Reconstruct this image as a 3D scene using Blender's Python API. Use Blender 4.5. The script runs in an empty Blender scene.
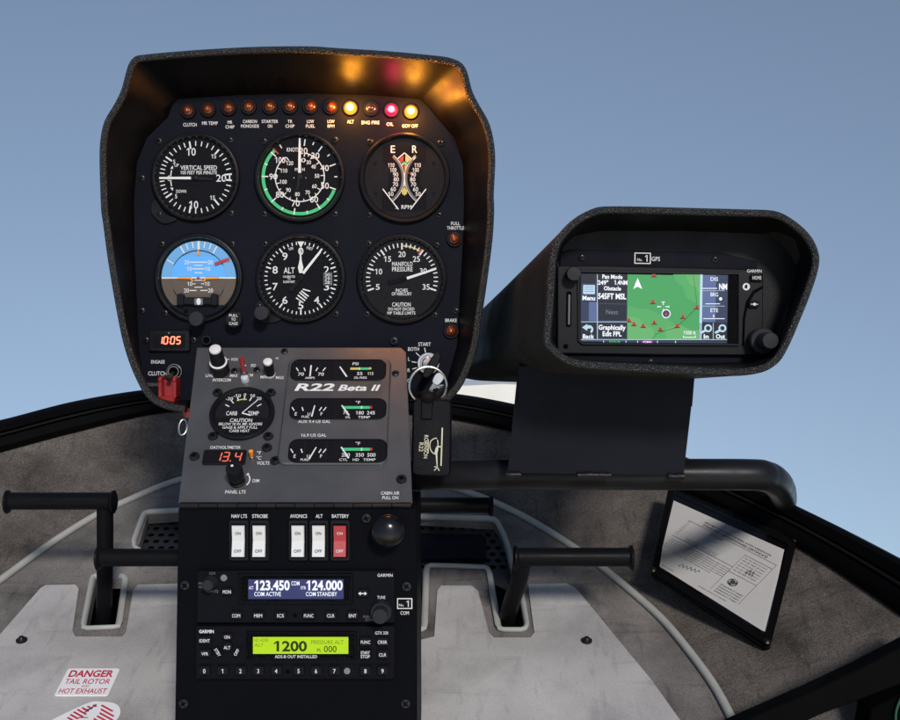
import bpy, bmesh, math, random
from mathutils import Vector, Matrix
from mathutils.geometry import tessellate_polygon
random.seed(7)
S = bpy.context.scene
COL = S.collection
F = 1125.0                       # focal length in photo pixels (900 wide)
CZ = 0.6                         # camera height
EYE = Vector((0, 0, CZ))
PI = math.pi
sin, cos, rad = math.sin, math.cos, math.radians

def P(px, py, Y):
    return Vector(((px - 450) / F * Y, Y, CZ + (360 - py) / F * Y))

def lin(r, g, b):
    def f(c):
        c /= 255.0
        return c / 12.92 if c <= .04045 else ((c + .055) / 1.055) ** 2.4
    return (f(r), f(g), f(b))

# ------------------------------------------------------------------ materials
def nd(nt, t, **kw):
    n = nt.nodes.new(t)
    for k, v in kw.items():
        setattr(n, k, v)
    return n

def mat(name, col, rough=.5, spec=.5, metal=0.0, emis=None, es=1.0, var=0.0, vscale=60, bump=0.0, bscale=900, btype='noise', coat=0.0, rvar=.08, var2=0.0, v2scale=8, scuff=0.0):
    m = bpy.data.materials.new(name); m.use_nodes = True
    nt = m.node_tree; b = nt.nodes['Principled BSDF']
    b.inputs['Base Color'].default_value = (*col, 1)
    b.inputs['Roughness'].default_value = rough
    b.inputs['Specular IOR Level'].default_value = spec
    b.inputs['Metallic'].default_value = metal
    b.inputs['Coat Weight'].default_value = coat
    b.inputs['Coat Roughness'].default_value = rough if coat == .7 else .12
    tc = nd(nt, 'ShaderNodeTexCoord')
    if emis:
        b.inputs['Emission Color'].default_value = (*emis, 1)
        b.inputs['Emission Strength'].default_value = es
    out = None
    if var or var2:
        cur = None
        for amt, sc, dt in ((var, vscale, 6), (var2, v2scale, 3)):
            if not amt:
                continue
            nz = nd(nt, 'ShaderNodeTexNoise'); nz.inputs['Scale'].default_value = sc; nz.inputs['Detail'].default_value = dt
            nt.links.new(tc.outputs['Object'], nz.inputs['Vector'])
            mr = nd(nt, 'ShaderNodeMapRange')
            w_ = .22 if dt == 6 else .15
            mr.inputs['From Min'].default_value = .5 - w_; mr.inputs['From Max'].default_value = .5 + w_
            mr.inputs['To Min'].default_value = 1 - amt; mr.inputs['To Max'].default_value = 1 + amt
            nt.links.new(nz.outputs['Fac'], mr.inputs['Value'])
            if cur is None:
                cur = mr.outputs[0]
            else:
                mm = nd(nt, 'ShaderNodeMath', operation='MULTIPLY')
                nt.links.new(cur, mm.inputs[0]); nt.links.new(mr.outputs[0], mm.inputs[1]); cur = mm.outputs[0]
        if scuff:            # rubbed streaks and grubby patches with shapes of their own
            for sc3, sz, lo, hi, k in (((26, 5, 5), 3.2, .56, .64, .7), ((4, 30, 8), 2.6, .58, .66, .7), ((5, 5, 5), 2.2, .50, .66, 1.0)):
                mp_ = nd(nt, 'ShaderNodeMapping'); mp_.inputs['Scale'].default_value = sc3; mp_.inputs['Rotation'].default_value = (0, 0, .5 * k)
                nz = nd(nt, 'ShaderNodeTexNoise'); nz.inputs['Scale'].default_value = sz; nz.inputs['Detail'].default_value = 8; nz.inputs['Roughness'].default_value = .62
                nt.links.new(tc.outputs['Object'], mp_.inputs[0]); nt.links.new(mp_.outputs[0], nz.inputs['Vector'])
                mr = nd(nt, 'ShaderNodeMapRange'); mr.inputs['From Min'].default_value = lo; mr.inputs['From Max'].default_value = hi
                mr.inputs['To Min'].default_value = 1; mr.inputs['To Max'].default_value = 1 - scuff * k
                nt.links.new(nz.outputs['Fac'], mr.inputs['Value'])
                mm = nd(nt, 'ShaderNodeMath', operation='MULTIPLY'); nt.links.new(cur, mm.inputs[0]); nt.links.new(mr.outputs[0], mm.inputs[1]); cur = mm.outputs[0]
        vm = nd(nt, 'ShaderNodeVectorMath', operation='SCALE')
        vm.inputs[0].default_value = col
        nt.links.new(cur, vm.inputs['Scale'])
        nt.links.new(vm.outputs[0], b.inputs['Base Color'])
    if rvar and not emis:
        n2 = nd(nt, 'ShaderNodeTexNoise'); n2.inputs['Scale'].default_value = 45; n2.inputs['Detail'].default_value = 5
        nt.links.new(tc.outputs['Object'], n2.inputs['Vector'])
        mr = nd(nt, 'ShaderNodeMapRange')
        mr.inputs['From Min'].default_value = .3; mr.inputs['From Max'].default_value = .7
        mr.inputs['To Min'].default_value = max(.03, rough - rvar); mr.inputs['To Max'].default_value = min(1, rough + rvar)
        nt.links.new(n2.outputs['Fac'], mr.inputs['Value']); nt.links.new(mr.outputs[0], b.inputs['Roughness'])
    if bump:
        if btype == 'noise':
            t = nd(nt, 'ShaderNodeTexNoise'); t.inputs['Scale'].default_value = bscale; t.inputs['Detail'].default_value = 3; o = t.outputs['Fac']
        else:
            t = nd(nt, 'ShaderNodeTexVoronoi'); t.inputs['Scale'].default_value = bscale; o = t.outputs['Distance']
        nt.links.new(tc.outputs['Object'], t.inputs['Vector'])
        bp = nd(nt, 'ShaderNodeBump'); bp.inputs['Strength'].default_value = bump; bp.inputs['Distance'].default_value = .001
        nt.links.new(o, bp.inputs['Height']); nt.links.new(bp.outputs[0], b.inputs['Normal'])
    return m

def glass(name, tint=(1, 1, 1), rough=.02, refl=1.0, ior=1.12):
    m = bpy.data.materials.new(name); m.use_nodes = True
    nt = m.node_tree; nt.nodes.clear()
    o = nd(nt, 'ShaderNodeOutputMaterial'); mx = nd(nt, 'ShaderNodeMixShader')
    t = nd(nt, 'ShaderNodeBsdfTransparent'); t.inputs[0].default_value = (*tint, 1)
    g = nd(nt, 'ShaderNodeBsdfGlossy'); g.inputs['Roughness'].default_value = rough; g.inputs['Color'].default_value = (refl, refl, refl, 1)
    f = nd(nt, 'ShaderNodeFresnel'); f.inputs['IOR'].default_value = ior
    nt.links.new(f.outputs[0], mx.inputs[0]); nt.links.new(t.outputs[0], mx.inputs[1]); nt.links.new(g.outputs[0], mx.inputs[2])
    nt.links.new(mx.outputs[0], o.inputs[0])
    return m

def em(name, r, g, b, st=1.0):
    return mat(name, (0.005, .005, .005), .4, .2, emis=lin(r, g, b), es=st, rvar=0)

M = {}
M['panel'] = mat('panel_paint', (.0050, .0056, .0100), .5, .045, bump=.10, bscale=1500, var=.10, vscale=30, var2=.10)
M['hood'] = mat('hood_shell', (.0016, .0016, .0023), .44, .19, bump=.12, bscale=700)
M['leather'] = mat('hood_leather', (.010, .010, .011), .43, .5, bump=1.0, bscale=880, btype='voronoi', var=.4, vscale=500)
M['dial'] = mat('dial_black', (.0055, .0055, .0075), .75, .06)
M['dialgrey'] = mat('dial_charcoal', (.0095, .0095, .0115), .7, .06)
M['bezel'] = mat('bezel_black', (.005, .005, .0068), .36, .17, bump=.06, bscale=900)
M['black'] = mat('black_plastic', (.006, .006, .008), .42, .14, bump=.08, bscale=1100)
M['deep'] = mat('deep_black', (.002, .002, .002), .9, .02)
M['knob'] = mat('knob_grey', (.016, .0165, .021), .5, .15, bump=.15, bscale=800)
M['white'] = mat('marking_white', (.60, .60, .595), .6, .2, var=.04)
M['cream'] = mat('marking_cream', (.62, .60, .52), .6, .2)
M['greym'] = mat('marking_grey', (.11, .11, .115), .6, .2)
M['green'] = mat('arc_green', (.05, .42, .17), .6, .2)
M['yellow'] = mat('arc_yellow', (.46, .39, .10), .6, .2)
M['red'] = mat('marking_red', (.36, .035, .03), .6, .2)
M['orange'] = mat('marking_orange', (.80, .25, .03), .6, .2)
M['console'] = mat('console_paint', (.046, .0455, .0475), .33, .6, coat=.7, bump=.08, bscale=1500, var=.08, vscale=40, var2=.14, v2scale=12)
M['box'] = mat('console_box_paint', (.0026, .0028, .0044), .5, .03, bump=.12, bscale=1400, var=.12, vscale=40)
M['radio'] = mat('radio_face', (.0040, .0042, .0066), .5, .05, bump=.10, bscale=1300, var=.06)
M['key'] = mat('radio_key', (.0060, .0060, .0090), .45, .08, bump=.06)
M['screw'] = mat('screw_dark', (.012, .012, .014), .32, .35, metal=.3)
M['chrome'] = mat('chrome', (.55, .54, .52), .27, .5, metal=1.0)
M['steel'] = mat('brushed_steel', (.24, .235, .225), .32, .5, metal=1.0)
M['brass'] = mat('snap_brass', (.06, .05, .03), .45, .5, metal=1.0)
M['redp'] = mat('red_plastic', (.26, .012, .014), .35, .5, var=.12)
M['redsw'] = mat('red_rocker', (.34, .018, .026), .35, .5)
M['whitesw'] = mat('white_rocker', (.56, .56, .56), .35, .5, var=.03)
M['amber'] = mat('amber_lens', (.060, .010, .002), .14, .6, coat=.8, rvar=0)
M['amberlo'] = mat('amber_core', (.17, .034, .006), .10, .6, coat=1.0, rvar=0)
M['darklens'] = mat('dark_lens', (.022, .018, .024), .2, .5, coat=.4, rvar=0)
M['amberlit'] = em('amber_lit', 255, 150, 28, 2.4)
M['amberhot'] = em('amber_hot', 255, 240, 190, 7.0)
M['redlit'] = em('red_lit', 255, 18, 60, 2.2)
M['redhot'] = em('red_hot', 255, 120, 150, 4.0)
M['tube'] = mat('satin_black_tube', (.0080, .0080, .0098), .36, .16, bump=.06, bscale=600, var=.15, vscale=25)
M['pedal'] = mat('pedal_black', (.0052, .0052, .0062), .40, .06, bump=.08, bscale=600, var=.15, vscale=25)
M['carpet'] = mat('carpet_floor', (.200, .180, .168), .95, .05, bump=1.0, bscale=1300, var=.34, vscale=700, var2=.30, v2scale=9, scuff=.28)
M['mat'] = mat('mat_worn', (.425, .405, .395), .88, .1, bump=.6, bscale=1300, var=.11, vscale=700, var2=.20, v2scale=6, scuff=.19)
M['mat2'] = mat('mat_worn_brown', (.405, .382, .368), .88, .1, bump=.6, bscale=1300, var=.11, vscale=700, var2=.20, v2scale=7, scuff=.20)
M['wall'] = mat('carpet_wall', (.122, .105, .094), .97, .04, bump=1.2, bscale=1100, var=.50, vscale=600, var2=.24, v2scale=15, scuff=.34)
M['vinyl'] = mat('grey_vinyl', (.36, .355, .33), .5, .35, bump=.2, bscale=500, var=.06)
M['frame'] = mat('frame_black', (.0032, .0032, .0036), .5, .03, bump=.2, bscale=400)
M['sill'] = mat('sill_black', (.002, .002, .002), .6, .03)
M['seal'] = mat('seal_highlight', (.014, .014, .014), .45, .15, bump=.3, bscale=500)  # seal paler than the rim: seam highlight put into its colour
M['ped'] = mat('bracket_paint', (.0085, .0090, .0135), .5, .05, bump=.10, bscale=1500, var=.10, vscale=25, var2=.12)
M['duct'] = mat('duct_shell', (.026, .026, .0235), .55, .08, bump=.5, bscale=300, var=.3, vscale=20)
M['paper'] = mat('paper', (.52, .505, .50), .8, .1, var=.05, vscale=15, bump=.4, bscale=60)
M['ink'] = mat('print_ink', (.05, .05, .055), .8, .1)
M['inkl'] = mat('print_ink_pale', (.15, .15, .155), .8, .1)
M['leath2'] = mat('fob_leather', (.0025, .0025, .0050), .42, .10, bump=.3, bscale=1700, btype='voronoi')
M['gold'] = mat('gilt_print', (.55, .52, .38), .4, .5, metal=.4)
M['sign'] = mat('sign_white', (.78, .77, .77), .4, .3, var=.02)
M['signred'] = mat('sign_red', (.52, .02, .05), .5, .3)
M['cowl'] = mat('white_cowling', (.78, .77, .72), .35, .5, var=.03)
M['lip'] = mat('bezel_lip', (.006, .006, .007), .24, .5, rvar=.04)
M['glass'] = glass('clear_glass')
M['vinylclear'] = glass('clear_vinyl', (.95, .95, .95), .12, ior=1.35)
M['skyblue'] = mat('horizon_sky', (.10, .36, .80), .55, .2)
M['skydim'] = mat('horizon_ring_blue', (.13, .33, .60), .55, .2)
M['earth'] = mat('horizon_ground', (.090, .070, .056), .6, .2)
M['seg'] = em('segment_red', 255, 60, 22, 2.0)
M['seghot'] = em('segment_hot', 255, 190, 150, 2.5)
M['seg2'] = em('segment_orange', 255, 118, 92, 1.0)
M['lcdblue'] = em('lcd_blue', 52, 58, 112, .9)
M['lcdwhite'] = em('lcd_white', 240, 243, 255, 1.2)
M['lcdgreen'] = em('lcd_green', 182, 222, 4, 1.0)
M['lcdink'] = mat('lcd_ink', (.02, .03, .006), .6, .1)
M['lcdink2'] = mat('lcd_ink_pale', (.12, .18, .01), .6, .1)

# ------------------------------------------------------------------ geometry
class PL:
    """a place on a face: o origin, u right, v up, n outwards, s metres per photo pixel there"""
    def __init__(s, o, u, v, n, k):
        s.o, s.u, s.v, s.n, s.s = o, u, v, n, k
    def p(s, x, y, h=0.0):
        return s.o + s.u * (x * s.s) - s.v * (y * s.s) + s.n * h
    def shift(s, x, y, h=0.0, rot=0.0):
        c, d = cos(rot), sin(rot)
        return PL(s.p(x, y, h), s.u * c + s.v * d, s.v * c - s.u * d, s.n, s.s)

class Plane:
    def __init__(s, o, u, v):
        s.o, s.u = o, u.normalized()
        s.n = s.u.cross(v).normalized()
        s.v = s.n.cross(s.u).normalized()
    def hit(s, px, py):
        d = P(px, py, 1.0) - EYE
        t = (s.o - EYE).dot(s.n) / d.dot(s.n)
        return EYE + d * t
    def at(s, px, py, h=0.0):
        o = s.hit(px, py)
        return PL(o + s.n * h, s.u, s.v, s.n, (o - EYE).y / F)
    def loc(s, q):
        d = q - s.o
        return (d.dot(s.u), d.dot(s.v))

X, Z = Vector((1, 0, 0)), Vector((0, 0, 1))
CANON = PL(Vector((0, 0, 0)), Vector((1, 0, 0)), Vector((0, 1, 0)), Vector((0, 0, 1)), 1.0)
ORG = {}

class MB:
    def __init__(s):
        s.v, s.f, s.m, s.sm, s.mats = [], [], [], [], []
    def mi(s, m):
        m = M[m] if isinstance(m, str) else m
        if m not in s.mats:
            s.mats.append(m)
        return s.mats.index(m)
    def add(s, vs, fs, m, smooth=False):
        b = len(s.v); k = s.mi(m)
        s.v += [Vector(q) for q in vs]
        for f in fs:
            s.f.append([b + i for i in f]); s.m.append(k); s.sm.append(smooth)
    def mesh(s, name, org):
        me = bpy.data.meshes.new(name)
        me.from_pydata([tuple(q - org) for q in s.v], [], s.f)
        for m in s.mats:
            me.materials.append(m)
        for i, p in enumerate(me.polygons):
            p.material_index = s.m[i]; p.use_smooth = s.sm[i]
        me.validate(); me.update()
        if any(s.sm):
            me.set_sharp_from_angle(angle=rad(38))
        return me
    def build(s, name, parent=None, label=None):
        org = ORG[parent] if parent else Vector((0, 0, 0))
        if parent is None and s.v:
            org = sum(s.v, Vector()) / len(s.v)
        o = bpy.data.objects.new(name, s.mesh(name, org)); COL.objects.link(o)
        if parent:
            o.parent = parent
        else:
            o.location = org
        ORG[o] = org
        if label:
            o['label'] = label
        return o

def thing(name, label, cat, loc, group=None):
    o = bpy.data.objects.new(name, None); COL.objects.link(o)
    o.empty_display_size = .02
    o.location = loc; ORG[o] = Vector(loc)
    return tag(o, label, cat, group)
def tag(o, label, cat, group=None):
    o['label'] = label; o['category'] = cat
    if group: o['group'] = group
    return o
def inst(me, name, parent, pl, x=0, y=0, h=0.0, rot=0.0, sc=1.0):
    o = bpy.data.objects.new(name, me); COL.objects.link(o); o.parent = parent
    q = pl.shift(x, y, h, rot)
    R = Matrix((q.u, q.v, q.n)).transposed().to_4x4()
    o.matrix_local = Matrix.Translation(q.o - ORG[parent]) @ R @ Matrix.Scale(sc, 4)
    ORG[o] = ORG[parent]
    return o

def poly(mb, pl, pts, h, m):
    mb.add([pl.p(x, y, h) for x, y in pts], [list(range(len(pts)))], m)
def prism(mb, pl, pts, h0, h1, m, ch=0.0, mtop=None, back=False):
    """upright sides and a lid; ch px chamfer round the lid"""
    n = len(pts)
    rings = [[pl.p(x, y, h0) for x, y in pts]]
    if ch:
        cx = sum(p[0] for p in pts) / n; cy = sum(p[1] for p in pts) / n
        ins = offset(pts, -ch)
        sg = 1 if h1 > h0 else -1
        rings.append([pl.p(x, y, h1 - sg * ch * pl.s) for x, y in pts])
        rings.append([pl.p(x, y, h1) for x, y in ins])
    else:
        rings.append([pl.p(x, y, h1) for x, y in pts])
    vs = [q for r in rings for q in r]; fs = []
    for k in range(len(rings) - 1):
        for i in range(n):
            j = (i + 1) % n
            fs.append([k * n + i, k * n + j, (k + 1) * n + j, (k + 1) * n + i])
    mb.add(vs, fs, m)
    mb.add(rings[-1], [list(range(n))], mtop or m)
    if back:
        mb.add(rings[0], [list(range(n))], m)
def offset(pts, d):
    """push a closed outline out by d (in for negative)"""
    n = len(pts)
    A = sum(pts[i][0] * pts[(i + 1) % n][1] - pts[(i + 1) % n][0] * pts[i][1] for i in range(n))
    sg = 1 if A > 0 else -1
    out = []
    for i in range(n):
        a, b, c = Vector(pts[i - 1]), Vector(pts[i]), Vector(pts[(i + 1) % n])
        e1 = (b - a); e2 = (c - b)
        if e1.length < 1e-9: e1 = e2
        if e2.length < 1e-9: e2 = e1
        e1.normalize(); e2.normalize()
        n1 = Vector((e1.y, -e1.x)) * sg; n2 = Vector((e2.y, -e2.x)) * sg
        k = n1 + n2
        q = max(.35, 1 + n1.dot(n2))
        out.append(tuple(b + k * (d / q)))
    return out
def rrect(x0, y0, x1, y1, r, n=5):
    r = min(r, (x1 - x0) / 2 - .01, (y1 - y0) / 2 - .01)
    pts = []
    for cx, cy, a in ((x1 - r, y0 + r, -90), (x1 - r, y1 - r, 0), (x0 + r, y1 - r, 90), (x0 + r, y0 + r, 180)):
        for k in range(n + 1):
            t = rad(a + 90 * k / n); pts.append((cx + r * cos(t), cy + r * sin(t)))
    return pts
def circ(x, y, r, n=32, ry=None):
    return [(x + r * cos(2 * PI * k / n), y + (ry or r) * sin(2 * PI * k / n)) for k in range(n)]
def lathe(mb, pl, x, y, prof, m, n=40, smooth=True, cap=True, mcap=None):
    vs, fs = [], []
    for r, h in prof:
        for k in range(n):
            t = 2 * PI * k / n
            vs.append(pl.p(x + r * cos(t), y + r * sin(t), h))
    for i in range(len(prof) - 1):
        for k in range(n):
            j = (k + 1) % n
            fs.append([i * n + k, i * n + j, (i + 1) * n + j, (i + 1) * n + k])
    mb.add(vs, fs, m, smooth)
    if cap and prof[-1][0] > 0:
        mb.add(vs[-n:], [list(range(n))], mcap or m)
def line(mb, pl, a, b, w, h, m, w2=None):
    a, b = Vector(a), Vector(b); d = (b - a).normalized(); q = Vector((-d.y, d.x))
    w2 = w if w2 is None else w2
    poly(mb, pl, [tuple(a + q * w / 2), tuple(b + q * w2 / 2), tuple(b - q * w2 / 2), tuple(a - q * w / 2)], h, m)
def pathline(mb, pl, pts, w, h, m):
    for i in range(len(pts) - 1):
        line(mb, pl, pts[i], pts[i + 1], w, h + i * 2e-6, m)
def pol(r, a):                    # a in degrees clockwise from twelve o'clock
    return (r * sin(rad(a)), -r * cos(rad(a)))
def tick(mb, pl, a, r0, r1, w, h, m='white'):
    line(mb, pl, pol(r0, a), pol(r1, a), w, h, m)
def arc(mb, pl, r0, r1, a0, a1, h, m, x=0, y=0, st=4):
    n = max(2, int(abs(a1 - a0) / st) + 1)
    vs, fs = [], []
    for k in range(n + 1):
        a = a0 + (a1 - a0) * k / n
        for r in (r0, r1):
            q = pol(r, a); vs.append(pl.p(x + q[0], y + q[1], h))
    for k in range(n):
        fs.append([2 * k, 2 * k + 1, 2 * k + 3, 2 * k + 2])
    mb.add(vs, fs, m)

TXT = {}
def glyphs(body, off):
    k = (body, off)
    if k not in TXT:
        c = bpy.data.curves.new('t', 'FONT'); c.body = body; c.resolution_u = 3; c.fill_mode = 'FRONT'; c.offset = off
        o = bpy.data.objects.new('t', c); me = o.to_mesh()
        vs = [(v.co.x, v.co.y) for v in me.vertices]; fs = [list(p.vertices) for p in me.polygons]
        o.to_mesh_clear()
        for i, ch in enumerate(body):        # give every figure one its flag
            if ch != '1': continue
            c.body = body[:i + 1]; m2 = o.to_mesh(); x1 = max(v.co.x for v in m2.vertices); o.to_mesh_clear()
            bw = .115 + off * 1.6; n0 = len(vs); xa = x1 - bw + .01
            vs += [(xa, .682 + off), (xa - .17, .56), (xa - .17, .46), (xa, .575)]; fs.append([n0, n0 + 1, n0 + 2, n0 + 3])
        bpy.data.objects.remove(o); bpy.data.curves.remove(c)
        TXT[k] = (vs, fs)
    return TXT[k]
def text(mb, pl, x, y, cap, body, m='white', h=.0003, w=None, bold=.008, rot=0.0, shear=0.0, align='C'):
    """cap: height of a capital in photo pixels; (x, y) the middle of the word"""
    vs, fs = glyphs(body, bold)
    if not vs: return
    x0 = min(q[0] for q in vs); x1 = max(q[0] for q in vs)
    ky = cap / .70; kx = ky * .88 if w is None else w / (x1 - x0)
    c, d = cos(rad(rot)), sin(rad(rot))
    ax = {'C': (x0 + x1) / 2, 'L': x0, 'R': x1}[align]
    out = []
    for a, b in vs:
        lx = (a - ax) * kx; ly = -(b - .35) * ky
        lx -= ly * shear
        out.append(pl.p(x + lx * c - ly * d, y + lx * d + ly * c, h))
    mb.add(out, fs, m)

def tubes(mb, pts, r, m, n=14, caps=True, closed=False, flat=1.0, up=None):
    pts = [Vector(p) for p in pts]; N = len(pts)
    rs = r if isinstance(r, (list, tuple)) else [r] * N
    vs, fs = [], []
    nrm = None
    for i, p in enumerate(pts):
        if closed:
            t = (pts[(i + 1) % N] - pts[i - 1]).normalized()
        else:
            t = (pts[min(i + 1, N - 1)] - pts[max(i - 1, 0)]).normalized()
        if up is not None:
            nrm = up.copy()
        elif nrm is None:
            nrm = Vector((0, -1, 0)) if abs(t.y) < .9 else Vector((0, 0, 1))
        nrm = (nrm - t * nrm.dot(t)).normalized(); b = t.cross(nrm)
        for k in range(n):
            a = 2 * PI * k / n
            vs.append(p + nrm * (cos(a) * rs[i] * flat) + b * (sin(a) * rs[i]))
    for i in range(N if closed else N - 1):
        for k in range(n):
            j = (k + 1) % n; q = ((i + 1) % N) * n
            fs.append([i * n + k, i * n + j, q + j, q + k])
    mb.add(vs, fs, m, True)
    if caps and not closed:
        mb.add(vs[:n], [list(range(n))], m); mb.add(vs[-n:], [list(range(n))], m)
def smooth_path(pts, n=6, closed=False):
    pts = [Vector(p) for p in pts]; N = len(pts); out = []
    for i in range(N if closed else N - 1):
        if closed:
            a, b, c, d = pts[i - 1], pts[i], pts[(i + 1) % N], pts[(i + 2) % N]
        else:
            a, b, c, d = pts[max(i - 1, 0)], pts[i], pts[i + 1], pts[min(i + 2, N - 1)]
        for k in range(n):
            t = k / n
            out.append(.5 * ((2 * b) + (c - a) * t + (2 * a - 5 * b + 4 * c - d) * t * t + (3 * b - 3 * c + d - a) * t ** 3))
    if not closed: out.append(pts[-1])
    return out
def sm2(pts, n=4, closed=True):
    return [(q.x, q.y) for q in smooth_path([Vector((a, b, 0)) for a, b in pts], n, closed)]
def loft(mb, rings, m, smooth=True, closed=True):
    n = len(rings[0]); vs = [q for r in rings for q in r]; fs = []
    for k in range(len(rings) - 1):
        for i in range(n if closed else n - 1):
            j = (i + 1) % n
            fs.append([k * n + i, k * n + j, (k + 1) * n + j, (k + 1) * n + i])
    mb.add(vs, fs, m, smooth)

# canonical small hardware
def screw_mesh(r=.0031, dome=.0012, m='screw'):
    b = MB()
    lathe(b, CANON, 0, 0, [(r, 0), (r, dome * .5), (r * .8, dome), (r * .3, dome * 1.15), (0.0001, dome * 1.18)], m, 18)
    for a in (0, PI / 2):
        q = CANON.shift(0, 0, 0, a)
        prism(b, q, [(-r * .55, -r * .13), (r * .55, -r * .13), (r * .55, r * .13), (-r * .55, r * .13)], dome, dome * 1.3, 'deep')
    return b.mesh('screw', Vector())
SCREW = screw_mesh()
SCREWB = screw_mesh(.0042, .0022)
SCREWS = screw_mesh(.0022, .0008)

# ------------------------------------------------------------------ faces of the cockpit
UP = Vector((0, 0, 1))
POD = Plane(P(300, 220, 1.0), X, Z)
LOW = Plane(P(296, 600, .878), X, Z)
a_, b_ = P(295, 347, .985), P(295, 503, .882)
SLP = Plane(b_, X, a_ - b_)
GPS = Plane(P(655, 310, .87), Vector((cos(rad(-.9)), 0, sin(rad(-.9)))), Z)
TILT = math.atan(.364)
FLO = Plane(Vector((0, 1.0, CZ - .683 + .364)), X, Vector((0, cos(TILT), sin(TILT))))

# ================================================================== INSTRUMENT POD
HO = [(134, 58), (144, 55), (188, 51), (227, 48.5), (261, 47), (310, 46.6), (339, 48.5), (388, 51.5), (436, 56), (451, 58.5), (461, 63), (467, 72),
      (472, 91), (479.5, 106), (488, 121), (493, 138), (495, 157), (494.5, 177), (493.5, 196), (494, 211), (492.4, 239), (488, 274), (483, 308), (477, 347),
      (467, 376), (456, 394), (440, 406), (400, 412), (300, 415), (215, 414), (175, 411), (155, 404), (144, 393), (136, 378), (129, 361), (122, 337), (114.5, 298),
      (108, 259), (103.5, 225), (101.5, 211), (100.5, 187), (99.8, 157), (101, 138), (105, 121), (115, 104), (122, 89), (128, 67)]
HO = sm2(HO, 3)
k0 = max(i for i, q in enumerate(HO) if q[1] > 385 and 196 < q[0] < 418)
HO = HO[k0 + 1:] + HO[:k0 + 1]          # start just past the gap where the console joins
HI = offset(HO, -6.5)
NG = len([q for q in HO if not (q[1] > 385 and 196 < q[0] < 418)])
FACE = [(178, 99), (240, 95), (310, 93.5), (370, 95), (420, 99), (428, 106), (436, 117), (455, 138), (463, 165), (464, 200), (463, 240), (460, 290), (457, 345), (446, 384),
        (430, 394), (300, 400), (170, 400), (151, 393), (143, 376), (139, 350), (134.5, 250), (134, 200), (137, 162), (147, 138), (168, 117), (172, 106)]
pod = thing('instrument_pod', 'tall black instrument pod with leather rimmed hood and a row of warning lamps', 'instrument panel', POD.hit(300, 400))
RIMY = .95
mb = MB()
r_out = [P(x, y, RIMY) for x, y in HO]; r_in = [P(x, y, RIMY) for x, y in HI]
def about(pts, k, cx=300, cy=225):
    return [(cx + (x - cx) * k, cy + (y - cy) * k) for x, y in pts]
def resample(pts, n, start=None):
    N = len(pts); L = [0]
    for i in range(N):
        L.append(L[-1] + (Vector(pts[(i + 1) % N]) - Vector(pts[i])).length)
    out = []; j = 0
    for k in range(n):
        s = L[-1] * k / n
        while L[j + 1] < s: j += 1
        t = (s - L[j]) / max(1e-9, L[j + 1] - L[j])
        out.append(tuple(Vector(pts[j]).lerp(Vector(pts[(j + 1) % N]), t)))
    return out
def radial(outline, dirs, cx, cy):
    """where rays from (cx, cy) leave an outline"""
    out = []
    for a in dirs:
        d = Vector((cos(a), sin(a))); best = None
        for i in range(len(outline)):
            p, q = Vector(outline[i]) - Vector((cx, cy)), Vector(outline[(i + 1) % len(outline)]) - Vector((cx, cy))
            e = q - p; den = d.x * e.y - d.y * e.x
            if abs(den) < 1e-12: continue
            t = (p.x * e.y - p.y * e.x) / den; u = (p.x * d.y - p.y * d.x) / den
            if t > 0 and -1e-6 <= u <= 1 + 1e-6: best = t if best is None else max(best, t)
        out.append((cx + d.x * best, cy + d.y * best))
    return out
def w_at(pts, Y):
    return [P(x, y, Y) for x, y in pts]
HS = offset(HO, -1.5)[:NG]
shell = [w_at(HO[:NG], RIMY), w_at(HS, 1.0), w_at(about(HS, .965), 1.07), w_at(about(HS, .84), 1.11)]
loft(mb, shell, 'hood', True, False)
mb.add(shell[-1], [list(range(NG))], 'hood')
mid = offset(HO, -3.3)[:NG]; mid2 = offset(HO, -2.6)[:NG]; HI = HI[:NG]
dirs = [math.atan2(y - 225, x - 300) for x, y in HI]
fr = radial(FACE, dirs, 300, 225)
loft(mb, [w_at(HI, RIMY + .001), [P(*a, RIMY).lerp(P(*b, 1.001), .5) for a, b in zip(HI, fr)], w_at(fr, 1.001)], 'hood', True, False)
hood = mb.build('hood', pod)
mb = MB()
tubes(mb, w_at(mid, RIMY), .0030, 'leather', 12)
tubes(mb, [q + Vector((0, .006, 0)) for q in w_at(mid2, RIMY)], .0026, 'leather', 10)
mb.build('edge_trim', hood)
mb = MB()
pl0 = POD.at(300, 225)
fp = [((x - 300), (y - 225)) for x, y in FACE]
prism(mb, pl0, fp, -.006, 0, 'panel')
mb.build('face_panel', pod)

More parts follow.
